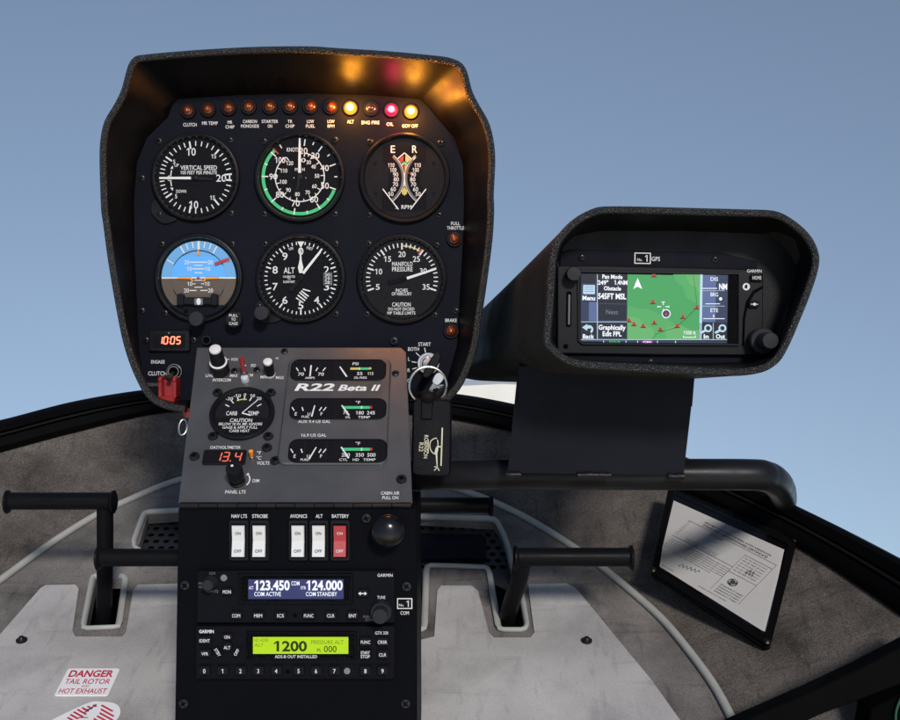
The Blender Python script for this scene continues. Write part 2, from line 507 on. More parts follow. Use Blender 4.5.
lamps = [(188.5, 111.3, 'CLUTCH'), (208.5, 110, 'MR TEMP'), (229, 108.5, 'MR|CHIP'), (249, 107.5, 'CARBON|MONOXIDE'), (270, 107.2, 'STARTER|ON'), (290, 107, 'TR|CHIP'),
         (310.5, 107, 'LOW|FUEL'), (331, 107.5, 'LOW|RPM'), (350.5, 108.3, 'ALT'), (371, 109, 'ENG FIRE'), (391.5, 110.3, 'OIL'), (411, 112, 'GOV OFF')]
def lamp(px, py, kind, label):
    pl = POD.at(px, py)
    b = MB()
    lathe(b, pl, 0, 0, [(8.0, 0), (8.0, .0016), (7.2, .0026), (6.2, .0026), (6.0, .0008)], 'bezel', 28)
    bz = b.build('warning_lamp', pod, label)
    b = MB()
    A = {'off': ('amber', 'amberlo'), 'amber': ('amberlit', 'amberhot'), 'red': ('redlit', 'redhot'), 'dark': ('darklens', 'darklens')}[kind]
    lathe(b, pl, 0, 0, [(6.1, .001), (5.8, .0030), (4.6, .0046), (3.4, .0050)], A[0], 28, cap=False)
    lathe(b, pl, 0, 0, [(3.4, .0050), (2.6, .0066), (1.2, .0074), (.01, .0076)], A[1], 24)
    b.build('lens', bz)
    return pl, bz
LIT = []
ly = {0: 124.8, 1: 123.3, 8: 121.8, 9: 122.6, 10: 124.2, 11: 126}
lx = {0: 190, 1: 210, 2: 230, 3: 250, 8: 350.5, 9: 370.5, 10: 390, 11: 410}
for k, (px, py, tx) in enumerate(lamps):
    kind = {8: 'amber', 9: 'dark', 10: 'red', 11: 'amber'}.get(k, 'off')
    pl, bz = lamp(px, py, kind, {'amber': 'lit amber warning lamp', 'red': 'lit red oil lamp', 'dark': 'unlit dark warning lamp'}.get(kind))
    if kind in ('amber', 'red'): LIT.append((pl.p(0, 0, .010), kind))
    parts = tx.split('|'); px = lx.get(k, px); mb = MB()
    if len(parts) == 1:
        text(mb, POD.at(px, ly[k]), 0, 0, 3.4, tx, w=len(tx) * 2.25)
    else:
        y0 = 121.5 if k > 2 else 122.3
        text(mb, POD.at(px, y0), 0, 0, 3.2, parts[0], w=len(parts[0]) * 2.35)
        text(mb, POD.at(px, y0 + 4.7), 0, 0, 3.2, parts[1], w=len(parts[1]) * 2.25)
    mb.build('lettering', bz)
def t_pod(px, py, cap, s, w=None, m='white', **k): text(mb, POD.at(px, py), 0, 0, cap, s, m, w=w, **k)
pl, bz = lamp(454.5, 239.5, 'off', None); mb = MB(); t_pod(455.5, 223.5, 3.4, 'FULL', 9); t_pod(455.5, 228, 3.4, 'THROTTLE', 17); mb.build('lettering', bz)
pl, bz = lamp(451, 331, 'off', None); mb = MB(); t_pod(451, 320.3, 3.4, 'BRAKE', 11.5); mb.build('lettering', bz)
for x, y, me in [(159, 141, 0), (230, 140, 0), (231, 213, 0), (264, 141, 0), (335, 140, 0), (264, 214, 0), (335, 214, 0), (370, 142, 0), (441, 143, 0), (369, 215, 0), (439, 215, 0),
              (162, 244, 0), (232, 244, 0), (165, 313, 0), (265, 244, 0), (336, 244, 0), (336, 314, 0), (369, 244, 0), (437, 245, 0), (367, 314, 0), (435, 315, 0),
              (142, 178, 0), (142, 310.5, 0), (456, 311, 0), (394, 341, 1), (146.3, 340, 0), (193.5, 340, 0), (446, 180, 2)]:
    inst((SCREW, SCREWB, SCREWS)[me], 'screw', pod, POD.at(x, y), rot=random.uniform(0, 1.5))
# headset jack beside the clock
mb = MB(); pl = POD.at(207, 340.3)
lathe(mb, pl, 0, 0, [(5.2, 0), (5.2, .002), (4.4, .003), (3.6, .003), (3.3, .0012)], 'screw', 24, mcap='deep')
mb.build('jack_socket', pod)

# guarded clutch switch and ignition lock are fixed in the pod
mb = MB(); pl = POD.at(175, 371.5)
lathe(mb, pl, 0, 0, [(8.4, 0), (8.4, .002), (7.6, .003), (6.9, .003), (6.9, .0042), (5.4, .0062), (4.6, .0062), (4.4, .004)], 'steel', 30, mcap='deep')
sw = mb.build('clutch_switch', pod)
mb = MB()
tubes(mb, [pl.p(-.5, 1, .004), pl.p(-1.5, 5, .013), pl.p(-2.0, 7.5, .017)], [.0014, .0019, .0022], 'steel', 12)
mb.build('lever', sw); mb = MB()
t_pod(158, 361.8, 3.4, 'ENGAGE', 13.5); t_pod(157.5, 373.4, 4.0, 'CLUTCH', 18.5); t_pod(156, 384.5, 3.2, 'DISENGAGE', 16, m='greym'); mb.build('lettering', sw)
mb = MB()
for sx in (-12, 2.2):
    prism(mb, pl.shift(sx, 5), rrect(0, 0, 3.6, 21, 1.2), .002, .017, 'redp', .5)
    lathe(mb, pl, sx + 1.8, 8, [(1.9, .017), (1.9, .0180), (1.2, .0186), (.01, .0187)], 'redp', 14)
prism(mb, pl, rrect(-14.5, 24, 5, 31.5, 3), .002, .020, 'redp', .9)
prism(mb, pl, rrect(-11, 8, 4, 27, 1), .002, .007, 'redp', .3)
mb.build('guard', sw)
mb = MB(); pl = POD.at(428.5, 363.5)
lathe(mb, pl, 0, 0, [(11.5, 0), (11.5, .003), (10.6, .0045), (8.4, .0045), (7.8, .002), (6.5, .002), (6.5, .006), (5.4, .007), (.01, .007)], 'chrome', 36)
il = mb.build('ignition_lock', pod); mb = MB()
t_pod(424.5, 344.2, 3.6, 'START', 12.5); t_pod(413.5, 349, 3.6, 'BOTH', 11); t_pod(409, 359, 3.6, 'L'); t_pod(408.8, 370.2, 3.6, 'R'); t_pod(409, 380.5, 3.6, 'O')
t_pod(441, 386.6, 3.6, 'IGNITION', 19)
plI = POD.at(428, 364)
for a in (-12, -47, -82, -108): tick(mb, plI, a, 11.5, 16.5, .9, .0003)
mb.build('lettering', il)

# ------------------------------------------------------------------ round gauges
def gauge(name, label, cx, cy, R, dial='dial', rin=None):
    t = thing(name, label, 'gauge', POD.hit(cx, cy), 'round flight instruments')
    pl = POD.at(cx, cy)
    b = MB()
    lathe(b, pl, 0, 0, [(R, .0002), (R, .0034), (R - .9, .0050), (R - 2.6, .0056), (R - 3.4, .0052)], 'bezel', 72, cap=False)
    lathe(b, pl, 0, 0, [(R - 3.4, .0052), (R - 4.4, .0036), (R - 6.0, .0007)], 'lip', 72, cap=False)
    b.build('bezel', t)
    b = MB(); poly(b, pl, circ(0, 0, rin or R - 5.2, 64), .0008, dial); b.build('dial', t)
    b = MB(); poly(b, pl, circ(0, 0, R - 4.5, 64), .0040, 'glass')
    b.build('cover_glass', t)
    return t, pl, MB()
H = .0012
# vertical speed
t, pl, mk = gauge('vertical_speed_gauge', 'round vertical speed gauge with one white needle pointing sideways at zero', 196, 177.5, 44.5)
def vs_ang(v):
    K = [(0, -90), (5, -55.7), (10, -10), (15, 40), (20, 85)]
    for (a, b), (c, d) in zip(K, K[1:]):
        if a <= v <= c: return b + (d - b) * (v - a) / (c - a)
for v in range(0, 21):
    for sgn in (1, -1):
        a = vs_ang(v); a = a if sgn > 0 else 180 - a
        mj = v % 5 == 0
        tick(mk, pl, a, 28.8 if mj else 31.4, 36.2, 1.6 if mj else 1.0, H)
line(mk, pl, pol(34, 85), pol(34, 95), 1.2, H + 1e-5, 'white')
text(mk, pl, -4.5, -25.5, 7.6, '10', h=H, w=9); text(mk, pl, -2, 27.5, 7.6, '10', h=H, w=9)
text(mk, pl, 25.5, .8, 7.0, '20', h=H, w=10)
text(mk, pl, 18, -21, 4.2, '15', h=H); text(mk, pl, 16.8, 20.4, 4.2, '15', h=H)
text(mk, pl, -21.5, -15.4, 4.2, '5', h=H); text(mk, pl, -19.6, 19, 4.2, '5', h=H)
text(mk, pl, 3, -9.6, 4.4, 'VERTICAL SPEED', h=H, w=36.5); text(mk, pl, 3, -4.7, 3.4, '100 FEET PER MINUTE', h=H, w=36.5)
text(mk, pl, -19, -12, 3.0, 'UP', h=H); text(mk, pl, -14.5, 14, 3.0, 'DOWN', h=H, w=10)
arc(mk, pl, 35, 36, -77, -103, H, 'white', x=10.5, y=1)
for s in (-1, 1):
    poly(mk, pl, [(-25.4, s * 9.5 + 1), (-22.4, s * 9.5 + 1), (-23, s * 12.6 + 1)], H, 'white')
arc(mk, pl, 1.9, 2.7, 0, 360, H, 'white', x=-26, y=1)
mk.build('markings', t)
b = MB(); line(b, pl, (-4.5, 1), (-36, 1), 2.6, .0026, 'white', 2.0); line(b, pl, (-4.5, 1), (17, 2), 3.6, .0025, 'black', 2)
lathe(b, pl, 0, 1, [(2.6, .001), (2.6, .003), (1.8, .0036), (.01, .0037)], 'black', 20); b.build('needle', t)
b = MB()
prism(b, pl, sm2([(-40, 22), (-45, 30), (-43, 38), (-34, 46), (-26, 46), (-18, 41.5), (-30, 36)], 3), .0002, .0022, 'bezel', .6)
b.build('adjuster_lug', t); inst(SCREWS, 'screw', t, pl, -36, 37, .0022)
# airspeed
t, pl, mk = gauge('airspeed_gauge', 'round airspeed gauge with green outer arc and needle straight up', 300, 177.3, 45.5)
AS = {20: 8, 30: 36, 40: 70, 50: 109, 60: 147.4, 70: 189, 80: 228.7, 90: 271, 100: 310.7}
ks = sorted(AS)
for k in ks:
    tick(mk, pl, AS[k], 31.5, 38, 1.2, H + 2e-5)
    r = 26.5
    q = pol(r if k < 100 else 26, AS[k]); text(mk, pl, q[0], q[1], 6.0, str(k), h=H + 1e-5, w=8 if k < 100 else 10)
for k1, k2 in zip(ks, ks[1:]): tick(mk, pl, (AS[k1] + AS[k2]) / 2, 34.5, 37.5, 1.1, H + 2e-5)
tick(mk, pl, -32, 34, 38, 1.0, H)
tick(mk, pl, 317, 31.5, 39, 1.5, H + 3e-5, 'red')
arc(mk, pl, 35, 38.2, 111, 316, H, 'green')
arc(mk, pl, 24, 25, 14, 322, H - 2e-5, 'white')
IN = [(0, 12), (30, 31), (40, 52.6), (50, 86), (60, 122), (70, 153), (80, 188), (90, 221.6), (100, 254), (110, 292), (120, 320)]
for v, a in IN:
    tick(mk, pl, a, 20.8, 24.3, .9, H); q = pol(17.2, a + (4 if v == 120 else 0)); text(mk, pl, q[0], q[1], 4.0, str(v), h=H, w=4.6 if v < 100 else 7)
for a in (22, 69, 104, 137, 170, 205, 238, 273): tick(mk, pl, a, 22, 24.2, .8, H)
pathline(mk, pl, [pol(24.5, 322), (-13.2, -19.5), (-11, -16.5)], .9, H, 'white')
poly(mk, pl, [(-15.8, -17.6), (-13.4, -17.4), (-13.9, -15.2), (-16, -15.4)], H, 'red')
text(mk, pl, -7, -27.4, 4.0, 'KNOTS', h=H, w=12)
text(mk, pl, -3.6, -7.6, 3.2, 'M', h=H); text(mk, pl, 3.6, -7.6, 3.2, 'H', h=H)
mk.build('markings', t)
b = MB(); poly(b, pl, [(-1.4, -4), (1.4, -4), (1.3, -20), (.9, -38.5), (-.7, -38.5), (-1.3, -20)], .0026, 'white'); line(b, pl, (0, -4), (-2.5, 14), 2.6, .0025, 'black', 1.6)
lathe(b, pl, 0, 0, [(2.6, .001), (2.6, .0022), (.01, .0024)], 'black', 20)
for s in (-6, 6): lathe(b, pl, s, 1, [(.7, .001), (.5, .0016), (.01, .0017)], 'steel', 10)
b.build('needle', t)
# rotor and engine tachometer
t, pl, mk = gauge('dual_tachometer', 'round dual tachometer with crossed scales and yellow diamonds, orange light on its rim', 404.5, 178.2, 45.5, 'dialgrey')
text(mk, pl, -11.5, -28.8, 7.4, 'E', h=H, w=4.4); text(mk, pl, 10.2, -28.8, 7.4, 'R', h=H, w=5)
for s in (1, -1):
    for r0, r1, m, dh in ((27.5, 29.4, 'greym', 0), (29.3, 29.8, 'white', 1e-5), (27.1, 27.5, 'greym', 1e-5)):
        arc(mk, pl, r0, r1, 90 * s - 50 * s, 90 * s + 52 * s, H + dh, m, x=-29.8 * s, y=0, st=3)
    for k, (v, y, x) in enumerate([(110, -12.8, 13.2), (100, -8, 11.2), (90, -3.4, 8.8), (80, 1.4, 8.2), (70, 6.4, 9), (60, 11.2, 11.2), (50, 16, 13.6)]):
        text(mk, pl, -s * x, y, 4.1, str(v), h=H + 2e-5, w=6.4 if v > 99 else 5.2)
    line(mk, pl, (-21.6 * s, 11), (-6 * s, 31.4), 1.1, H, 'white')
    line(mk, pl, (-6.6 * s, -19.3), (0, -25), 1.0, H + 3e-5, 'white')
poly(mk, pl, [(-5.6, -18.6), (-1, -22.6), (-1, -17.4), (-3.6, -15)], H + 4e-5, 'red')
poly(mk, pl, [(1, -22.8), (6, -18.6), (2.6, -15), (1, -17)], H + 4e-5, 'yellow')
pathline(mk, pl, [(-3, -14), (0, -16.2), (3, -14)], 1.0, H + 4e-5, 'green')
pathline(mk, pl, [(-3, -12.4), (0, -14.6), (3, -12.4)], .8, H + 4e-5, 'white')
poly(mk, pl, [(.2, -13), (2.6, -11.4), (1, -6), (.2, -6)], H + 4e-5, 'yellow')
poly(mk, pl, [(-2.6, -11.4), (-.6, -13), (-.6, -9)], H + 4e-5, 'red')
poly(mk, pl, [(0, 8.8), (2.9, 13), (2.2, 16), (0, 17.6), (-2.2, 16), (-2.9, 13)], H + 4e-5, 'yellow')
line(mk, pl, (0, -5), (0, 8.6), .9, H + 5e-5, 'white')
text(mk, pl, 2, 29, 4.0, 'RPM', h=H + 2e-5, w=10); text(mk, pl, -8, 29.6, 2.6, 'X', h=H + 2e-5)
mk.build('markings', t)
b = MB(); line(b, pl, (-11.5, -20), (-9.2, -17.6), .8, .0024, 'red'); line(b, pl, (9, -18), (11, -20.4), 1.0, .0024, 'white'); line(b, pl, (1, -4.2), (5.4, -5), .9, .0024, 'red')
b.build('needle', t)
b = MB()
q = [(-21.5, -33), (21.5, -33), (21.5, -16), (16, -10), (16, 8), (22, 15), (22, 33), (-22, 33), (-22, 15), (-16, 8), (-16, -10), (-21.5, -16)]
prism(b, pl, q, .0008, .00095, 'dial')
for x, y in ((-29, -15), (29, -15), (-29, 15), (29, 15)): lathe(b, pl, x, y, [(1.7, .0008), (1.5, .0014), (.01, .0015)], 'dial', 14)
b.build('mask_plate', t)
# artificial horizon
t, pl, mk = gauge('artificial_horizon', 'round artificial horizon half blue and half brown with an orange aircraft bar', 199, 278.2, 44.5)
def cut(r, y0, y1, n=40):
    pts = []
    for k in range(n + 1):
        y = y0 + (y1 - y0) * k / n; pts.append((math.sqrt(max(0, r * r - y * y)), y))
    return pts + [(-x, y) for x, y in reversed(pts)]
poly(mk, pl, cut(37.2, -37.2, -.6), H, 'skydim'); poly(mk, pl, cut(37.2, .5, 27), H, 'earth')
line(mk, pl, (-37, -.1), (37, -.1), 1.3, H + 1e-5, 'white')
mk.build('roll_ring', t)
mk = MB()
b = MB()
r = 27.2
poly(mk, pl, [(x * 1.0, y) for x, y in cut(r, -r * .80, -.7)], .0020, 'skyblue'); poly(mk, pl, cut(r, .5, 20), .0020, 'earth')
line(mk, pl, (-r, -.1), (r, -.1), 1.3, .0021, 'white')
arc(mk, pl, r, r + .7, -62, 62, .0021, 'black'); arc(mk, pl, r, r + .6, 115, 245, .0021, 'black')  # dark arcs colour in the shadow round the drum's edge
poly(mk, pl, cut(26.8, -26.6, -21.8), .0019, 'skydim')
for y, n, w in ((-15.8, 20, 8.8), (-9.2, 10, 6.2)):
    line(mk, pl, (-w, y), (w, y), 1.0, .0021, 'white'); text(mk, pl, -w - 3, y, 4, str(n), h=.0021, w=5); text(mk, pl, w + 3, y, 4, str(n), h=.0021, w=5)
for y, n, w in ((5.7, 10, 5.6), (12.4, 20, 9)):
    for s in (-1, 1): line(mk, pl, (s * 2, y), (s * w, y), .9, .0021, 'white'); text(mk, pl, s * (w + 3), y, 4, str(n), h=.0021, w=5)
for y in (-12.6, -5.2): line(mk, pl, (-4, y), (4, y), .9, .0021, 'white')
for y in (2.2, 9.2): line(mk, pl, (-4, y), (4, y), .8, .0021, 'white')
mk.build('horizon_drum', t)
mk = MB()
for a, r0, w in ((0, 28.5, 2.2), (-30, 28.5, 1.3), (30, 28.5, 1.3), (-60, 28.5, 1.0), (-10, 30.5, 1.0), (10, 30.5, 1.0), (-20, 30.5, 1.0), (20, 30.5, 1.0), (60, 28.5, 1.0)):
    tick(mk, pl, a, r0, 36.6, w, .0015)
mk.build('markings', t)
b = MB()
for s in (-1, 1):
    prism(b, pl, [(s * 7.5, -.8), (s * 20.5, -.8), (s * 20.5, .9), (s * 8, 1.2)], .0028, .0034, 'orange')
    line(b, pl, (s * 7.8, 0), (s * 5.4, 3.4), 1.6, .0030, 'orange')
arc(b, pl, 5.2, 6.2, 112, 248, .0029, 'greym')
lathe(b, pl, 0, 0, [(1.3, .0028), (1.2, .0034), (.01, .0036)], 'red', 14)
prism(b, pl, [(-.9, -27.5), (.9, -27.5), (.7, -22.5), (-.7, -22.5)], .0026, .0032, 'orange')
line(b, pl, (16.5, -13.6), (31.5, -19.2), 3.0, .0036, 'red', 2.4)
b.build('aircraft_bar', t)
b = MB()
prism(b, pl, cut(38.5, 27.4, 38.0, 12), .0008, .0030, 'panel')
prism(b, pl, rrect(-14.5, 19.5, 18.5, 27, 3), .0030, .0075, 'black', .8)
for x in (-16.5, 17): prism(b, pl, rrect(x - 3.6, 16, x + 3.6, 28, 2.4), .0030, .0082, 'bezel', .9)
prism(b, pl, rrect(-2.8, 20.6, 5.8, 27.2, 1.2), .0075, .0078, 'greym')
poly(b, pl, circ(1.6, 23.8, 2.2, 18, 3.4), .0080, 'white')
lathe(b, pl, -12.5, 33.5, [(2.2, .003), (2, .0033), (.01, .0033)], 'deep', 14)
b.build('slip_indicator', t)
b = MB(); pk = pl.shift(2, 41.5)
lathe(b, pk, 0, 0, [(4, .002), (4, .010), (7.2, .011), (7.4, .019), (6.8, .0205), (.01, .0207)], 'knob', 32); b.build('adjuster_knob', t)
b = MB(); pk = POD.at(236.5, 320)
lathe(b, pk, 0, 0, [(4, .001), (4, .008), (8.4, .009), (8.4, .013), (7.6, .0138), (.01, .0139)], 'bezel', 32)
text(b, pk, 0, -4, 2.7, 'PULL', h=.0142, w=8.5); text(b, pk, 0, 0, 2.7, 'TO', h=.0142, w=4.4); text(b, pk, 0, 4, 2.7, 'CAGE', h=.0142, w=8.5)
b.build('caging_knob', t)
# altimeter
t, pl, mk = gauge('altimeter', 'round altimeter numbered nought to nine with two white hands and a striped window', 301, 278.3, 45)
for k in range(50):
    a = k * 7.2; mj = k % 5 == 0
    tick(mk, pl, a, 31.2 if mj else 33.4, 36.4, 1.4 if mj else 1.0, H)
for k in range(10):
    if k == 1: continue
    q = pol(27, k * 36); text(mk, pl, q[0], q[1], 7.2, str(k), h=H, w=5.2)
poly(mk, pl, [(-3.4, -36.6), (3.4, -36.6), (0, -30.2)], H + 2e-5, 'white')
text(mk, pl, -11.6, -7.8, 6.0, 'ALT', h=H, w=11); text(mk, pl, -11.8, -1.6, 2.2, 'CALIBRATED', h=H, w=12); text(mk, pl, -11.8, .8, 2.0, 'TO', h=H, w=3); text(mk, pl, -11.8, 3.6, 2.2, '20,000 FEET', h=H, w=12)
text(mk, pl, -10, -29.5, 2.6, '100', h=H, rot=-18); text(mk, pl, 9, -29.8, 2.6, 'FEET', h=H, rot=16)
arc(mk, pl, 21.5, 22, 180, 330, H, 'dialgrey')
prism(mk, pl, rrect(22.6, -5.8, 31.4, 7.2, .8), H, H + .0002, 'greym'); poly(mk, pl, rrect(23.4, -5, 30.6, 6.4, .5), H + .0003, 'dial')
for k, s in enumerate(('30', '29', '28')): text(mk, pl, 26.4, -3.2 + 3.7 * k, 3.0, s, h=H + .0004, w=5)
for k in range(6): line(mk, pl, (29.4, -4 + 1.9 * k), (30.5, -4 + 1.9 * k), .6, H + .0004, 'white')
for k in range(5):
    x = -3.6 + k * 2.4
    line(mk, pl, (1 + x * .7 - 3.2, 14.2 - abs(k - 2) * -.6 - x * .9 + 1), (1 + x * .7 + 4.2, 21.4 - x * .9 + (k == 4) * -3), 1.3, H, 'white')
mk.build('markings', t)
b = MB()
poly(b, pl, [(-1.4, -5), (1.4, -5), (2.7, -10.5), (1.0, -18), (.4, -30), (-.4, -30), (-1.0, -18), (-2.7, -10.5)], .0026, 'white')
line(b, pl, (2.4, -4.6), (19.4, -26), 2.8, .0032, 'white', 2.2); poly(b, pl, [(18.4, -26.6), (20.4, -25.2), (20.6, -29.6)], .0032, 'white')
line(b, pl, (0, 0), (-8.6, 11), 3.0, .0031, 'dialgrey', 4); lathe(b, pl, -8.6, 11.2, [(2.4, .001), (2.4, .0033), (.01, .0034)], 'dialgrey', 16)
lathe(b, pl, 0, 0, [(3, .001), (3, .0034), (1.8, .0040), (.01, .0041)], 'dialgrey', 20)
b.build('needle', t)
b = MB(); pk = POD.at(265, 314)
prism(b, pk, sm2([(-2, -14), (-9.6, -9), (-8, 4), (0, 9), (12, 8), (17, 4), (8, -4)], 3), .0002, .002, 'bezel', .5)
lathe(b, pk, 0, 0, [(4.5, .001), (4.5, .010), (7.4, .011), (7.4, .019), (6.6, .0206), (.01, .0208)], 'knob', 32); b.build('adjuster_knob', t)
inst(SCREWS, 'screw', t, pk, -5.5, -8, .002)
# manifold pressure
t, pl, mk = gauge('manifold_pressure_gauge', 'round manifold pressure gauge with a yellow arc and caution lettering below its needle', 402, 279.3, 45, 'dialgrey')
for v in range(5, 36):
    a = (v - 20) * 7.22; mj = v % 5 == 0
    tick(mk, pl, a, 29.6 if mj else 31.8, 36, 1.6 if mj else 1.1, H + 2e-5)
    if mj and v != 30:
        q = pol(25 if v > 5 and v < 35 else 26, a); text(mk, pl, q[0] * .98, q[1] + (-.5 if v in (5, 35) else 0), 5.6, str(v), h=H, w=7.2 if v > 5 else 4)
text(mk, pl, 21.4, -8.2, 5.6, '30', h=H, w=7.2)
arc(mk, pl, 32.6, 34, 2, 32, H + 1e-5, 'yellow'); tick(mk, pl, 33.2, 29.8, 36, 1.8, H + 3e-5, 'red')
text(mk, pl, .4, -15.2, 4.4, 'MANIFOLD', h=H, w=20.5); text(mk, pl, .4, -10, 4.4, 'PRESSURE', h=H, w=20.5)
text(mk, pl, -.2, 11, 3.2, 'INCHES', h=H, w=12); text(mk, pl, -.2, 14.6, 3.2, 'OF MERCURY', h=H, w=20)
text(mk, pl, -.6, 25.2, 4.0, 'CAUTION', h=H, w=18.5); text(mk, pl, -.6, 29.8, 3.0, 'DO NOT EXCEED', h=H, w=26); text(mk, pl, -.6, 33.8, 3.0, 'MP TABLE LIMITS', h=H, w=28)
mk.build('markings', t)
b = MB(); line(b, pl, (5, -.8), (34, -10.2), 2.8, .0026, 'white', 1.8); line(b, pl, (5, -.8), (-14, 3.6), 3.2, .0025, 'dial', 4.4)
lathe(b, pl, 0, 0, [(2.8, .001), (2.8, .0028), (.01, .003)], 'dial', 20); b.build('needle', t)

# ------------------------------------------------------------------ digital clock
SEGS = {'0': 'abcdef', '1': 'bc', '2': 'abged', '3': 'abgcd', '4': 'fgbc', '5': 'afgcd', '6': 'afgedc', '7': 'abc', '8': 'abcdefg', '9': 'abcdfg'}
def seg7(mb, pl, x, y, w, hh, d, m, h, th, sl=.12):
    def q(a, b): return (x + a * w / 2 - b * hh / 2 * sl, y + b * hh / 2)
    E_ = {'a': ((-1, -1), (1, -1)), 'g': ((-1, 0), (1, 0)), 'd': ((-1, 1), (1, 1)), 'f': ((-1, -1), (-1, 0)), 'e': ((-1, 0), (-1, 1)), 'b': ((1, -1), (1, 0)), 'c': ((1, 0), (1, 1))}
    for s in SEGS[d]:
        a, b = (Vector(q(*c)) for c in E_[s]); dd = (b - a).normalized() * th * .25
        line(mb, pl, a + dd, b - dd, th, h, m)
clock = thing('digital_clock', 'small black digital clock with glowing red digits below the artificial horizon', 'clock', POD.hit(170.3, 340.8))
pl = POD.at(170.3, 340.8); b = MB()
prism(b, pl, rrect(-20.5, -10.6, 20.5, 10.6, 1.5), .0002, .004, 'bezel', .8); b.build('case', clock)
b = MB(); poly(b, pl, rrect(-16, -7, 16, 7.5, 1), .0042, 'dial')
for x, d in ((-8.6, '1'), (-3.2, '0'), (3.6, '0'), (9.4, '5')):
    seg7(b, pl, x, -.4, 3.6, 7.0, d, 'seg', .0046, 1.5); seg7(b, pl, x, -.4, 3.6, 7.0, d, 'seghot', .0047, .45)
for y in (-2, 1.4): poly(b, pl, circ(.3 - y * .1, y, .75, 10), .0046, 'seg')
b.build('display', clock)
b = MB(); poly(b, pl, rrect(-18.5, -8.6, 18.5, 8.8, 1), .0054, 'glass'); b.build('cover_glass', clock)
b = MB(); lathe(b, pl, 0, -7.6, [(1.5, .004), (1.4, .0056), (.8, .0062), (.01, .0063)], 'steel', 14); b.build('set_button', clock)

# ================================================================== CENTRE CONSOLE
con = thing('centre_console', 'black centre console with sloping grey upper panel above a hinged switch and radio box', 'console', P(296, 720, .88))
def sl(px, py): return SLP.at(px, py)
mb = MB()
quad = [(197, 347.5), (401, 347.5), (406, 352), (409.5, 430), (412.5, 502.5), (178.5, 502.5), (188, 422)]
q0 = sl(296, 430)
loc = []
for x, y in quad:
    w = SLP.hit(x, y) - q0.o; loc.append((w.dot(q0.u) / q0.s, -w.dot(q0.v) / q0.s))
prism(mb, q0, loc, -.0035, 0, 'console', .5)
mb.build('upper_panel', con)
mb = MB()     # housing behind the sloping panel
fr_ = [SLP.hit(x, y) - SLP.n * .0036 for x, y in ((199, 349), (404, 349), (410.5, 502), (181, 502))]
bk_ = [Vector((q.x * .97 + (-.142) * .03, 1.02, q.z - (0 if k < 2 else .0))) for k, q in enumerate(fr_)]
mb.add(fr_ + bk_, [[0, 1, 5, 4], [1, 2, 6, 5], [2, 3, 7, 6], [3, 0, 4, 7], [4, 5, 6, 7], [0, 1, 2, 3]], 'box')
mb.build('housing', con)
mb = MB(); ql = LOW.at(296, 600)
lo_pts = [(178.5, 508.5), (416.5, 508.5), (417.5, 840), (173, 840)]
prism(mb, ql, [(x - 296, y - 600) for x, y in lo_pts], -.13, 0, 'box', .9)
boxo = mb.build('lower_box', con)
mb = MB()
for k in range(12):      # piano hinge
    x0 = 180 + k * 19.3; a, c = P(x0, 505.4, .879), P(x0 + 18.6, 505.4, .879)
    tubes(mb, [a, c], .0026, 'bezel' if k % 2 else 'tube', 12)
mb.build('hinge', con)
# rocker switches
def low(px, py): return LOW.at(px, py)
rock = [(239.3, 'NAV LTS', 'whitesw', 15.5), (260, 'STROBE', 'whitesw', 15.5), (298.6, 'AVIONICS', 'whitesw', 17), (319.2, 'ALT', 'whitesw', 7), (340.4, 'BATTERY', 'redsw', 17)]
for x, s, m, w in rock:
    pl = low(x, 540); b = MB()
    fo = rrect(-10, -20.6, 10, 20.6, 2.6); prism(b, pl, fo, .0002, .0030, 'black', 1.0); prism(b, pl, rrect(-7.6, -17, 7.6, 17, 1.6), .0029, .0034, 'deep')
    sw = b.build('rocker_switch', con, 'red rocker switch' if m == 'redsw' else None)
    b = MB()
    y0 = -15.4; pts = [(-6.4, y0), (6.4, y0), (6.4, 0), (6.4, 15.6), (-6.4, 15.6), (-6.4, 0)]
    hs = [.0062, .0062, .0046, .0074, .0074, .0046]
    ins = [(p[0] * .93, p[1] * .97) for p in pts]
    vs = [pl.p(x_, y_, .0034) for x_, y_ in pts] + [pl.p(x_, y_, h_) for (x_, y_), h_ in zip(pts, [k - .0009 for k in hs])] + [pl.p(x_, y_, h_) for (x_, y_), h_ in zip(ins, hs)]
    fs = []
    for k in range(6):
        j = (k + 1) % 6; fs += [[k, j, 6 + j, 6 + k], [6 + k, 6 + j, 12 + j, 12 + k]]
    fs += [[12, 13, 14, 17], [17, 14, 15, 16]]
    b.add(vs, fs, m); rk = b.build('rocker', sw)
    b = MB(); mt = 'ink' if m == 'whitesw' else 'white'
    pa = PL(pl.p(0, -7.8, .0057), pl.u, (pl.p(0, -15, .0062) - pl.p(0, 0, .0046)).normalized(), pl.n, pl.s)
    pb = PL(pl.p(0, 9.6, .0066), pl.u, (pl.p(0, 0, .0046) - pl.p(0, 15.6, .0074)).normalized(), pl.n, pl.s)
    text(b, pa, 0, 0, 2.9, 'ON', mt, h=.0003, w=5.6); text(b, pb, 0, 0, 2.9, 'OFF', mt, h=.0003, w=7.2)
    b.build('lettering', rk)
mb = MB()
for x, s, m, w in rock: text(mb, low(x, 516), 0, 0, 3.6, s, w=w)
mb.build('lettering', con); mb = MB()
pl = low(404.7, 603.4)
for q in (rrect(-7.6, -5.4, 7.6, 5.4, .4),):
    prism(mb, pl, q, .0001, .0004, 'white'); poly(mb, pl, rrect(-6.6, -4.4, 6.6, 4.4, .3), .0005, 'dial')
text(mb, pl, -3.2, 1.4, 2.6, 'No.', h=.0007, w=4.8); text(mb, pl, 3.0, 0, 6.2, '1', h=.0007); text(mb, low(404.7, 612.8), 0, 0, 3.4, 'COM', w=8.5)
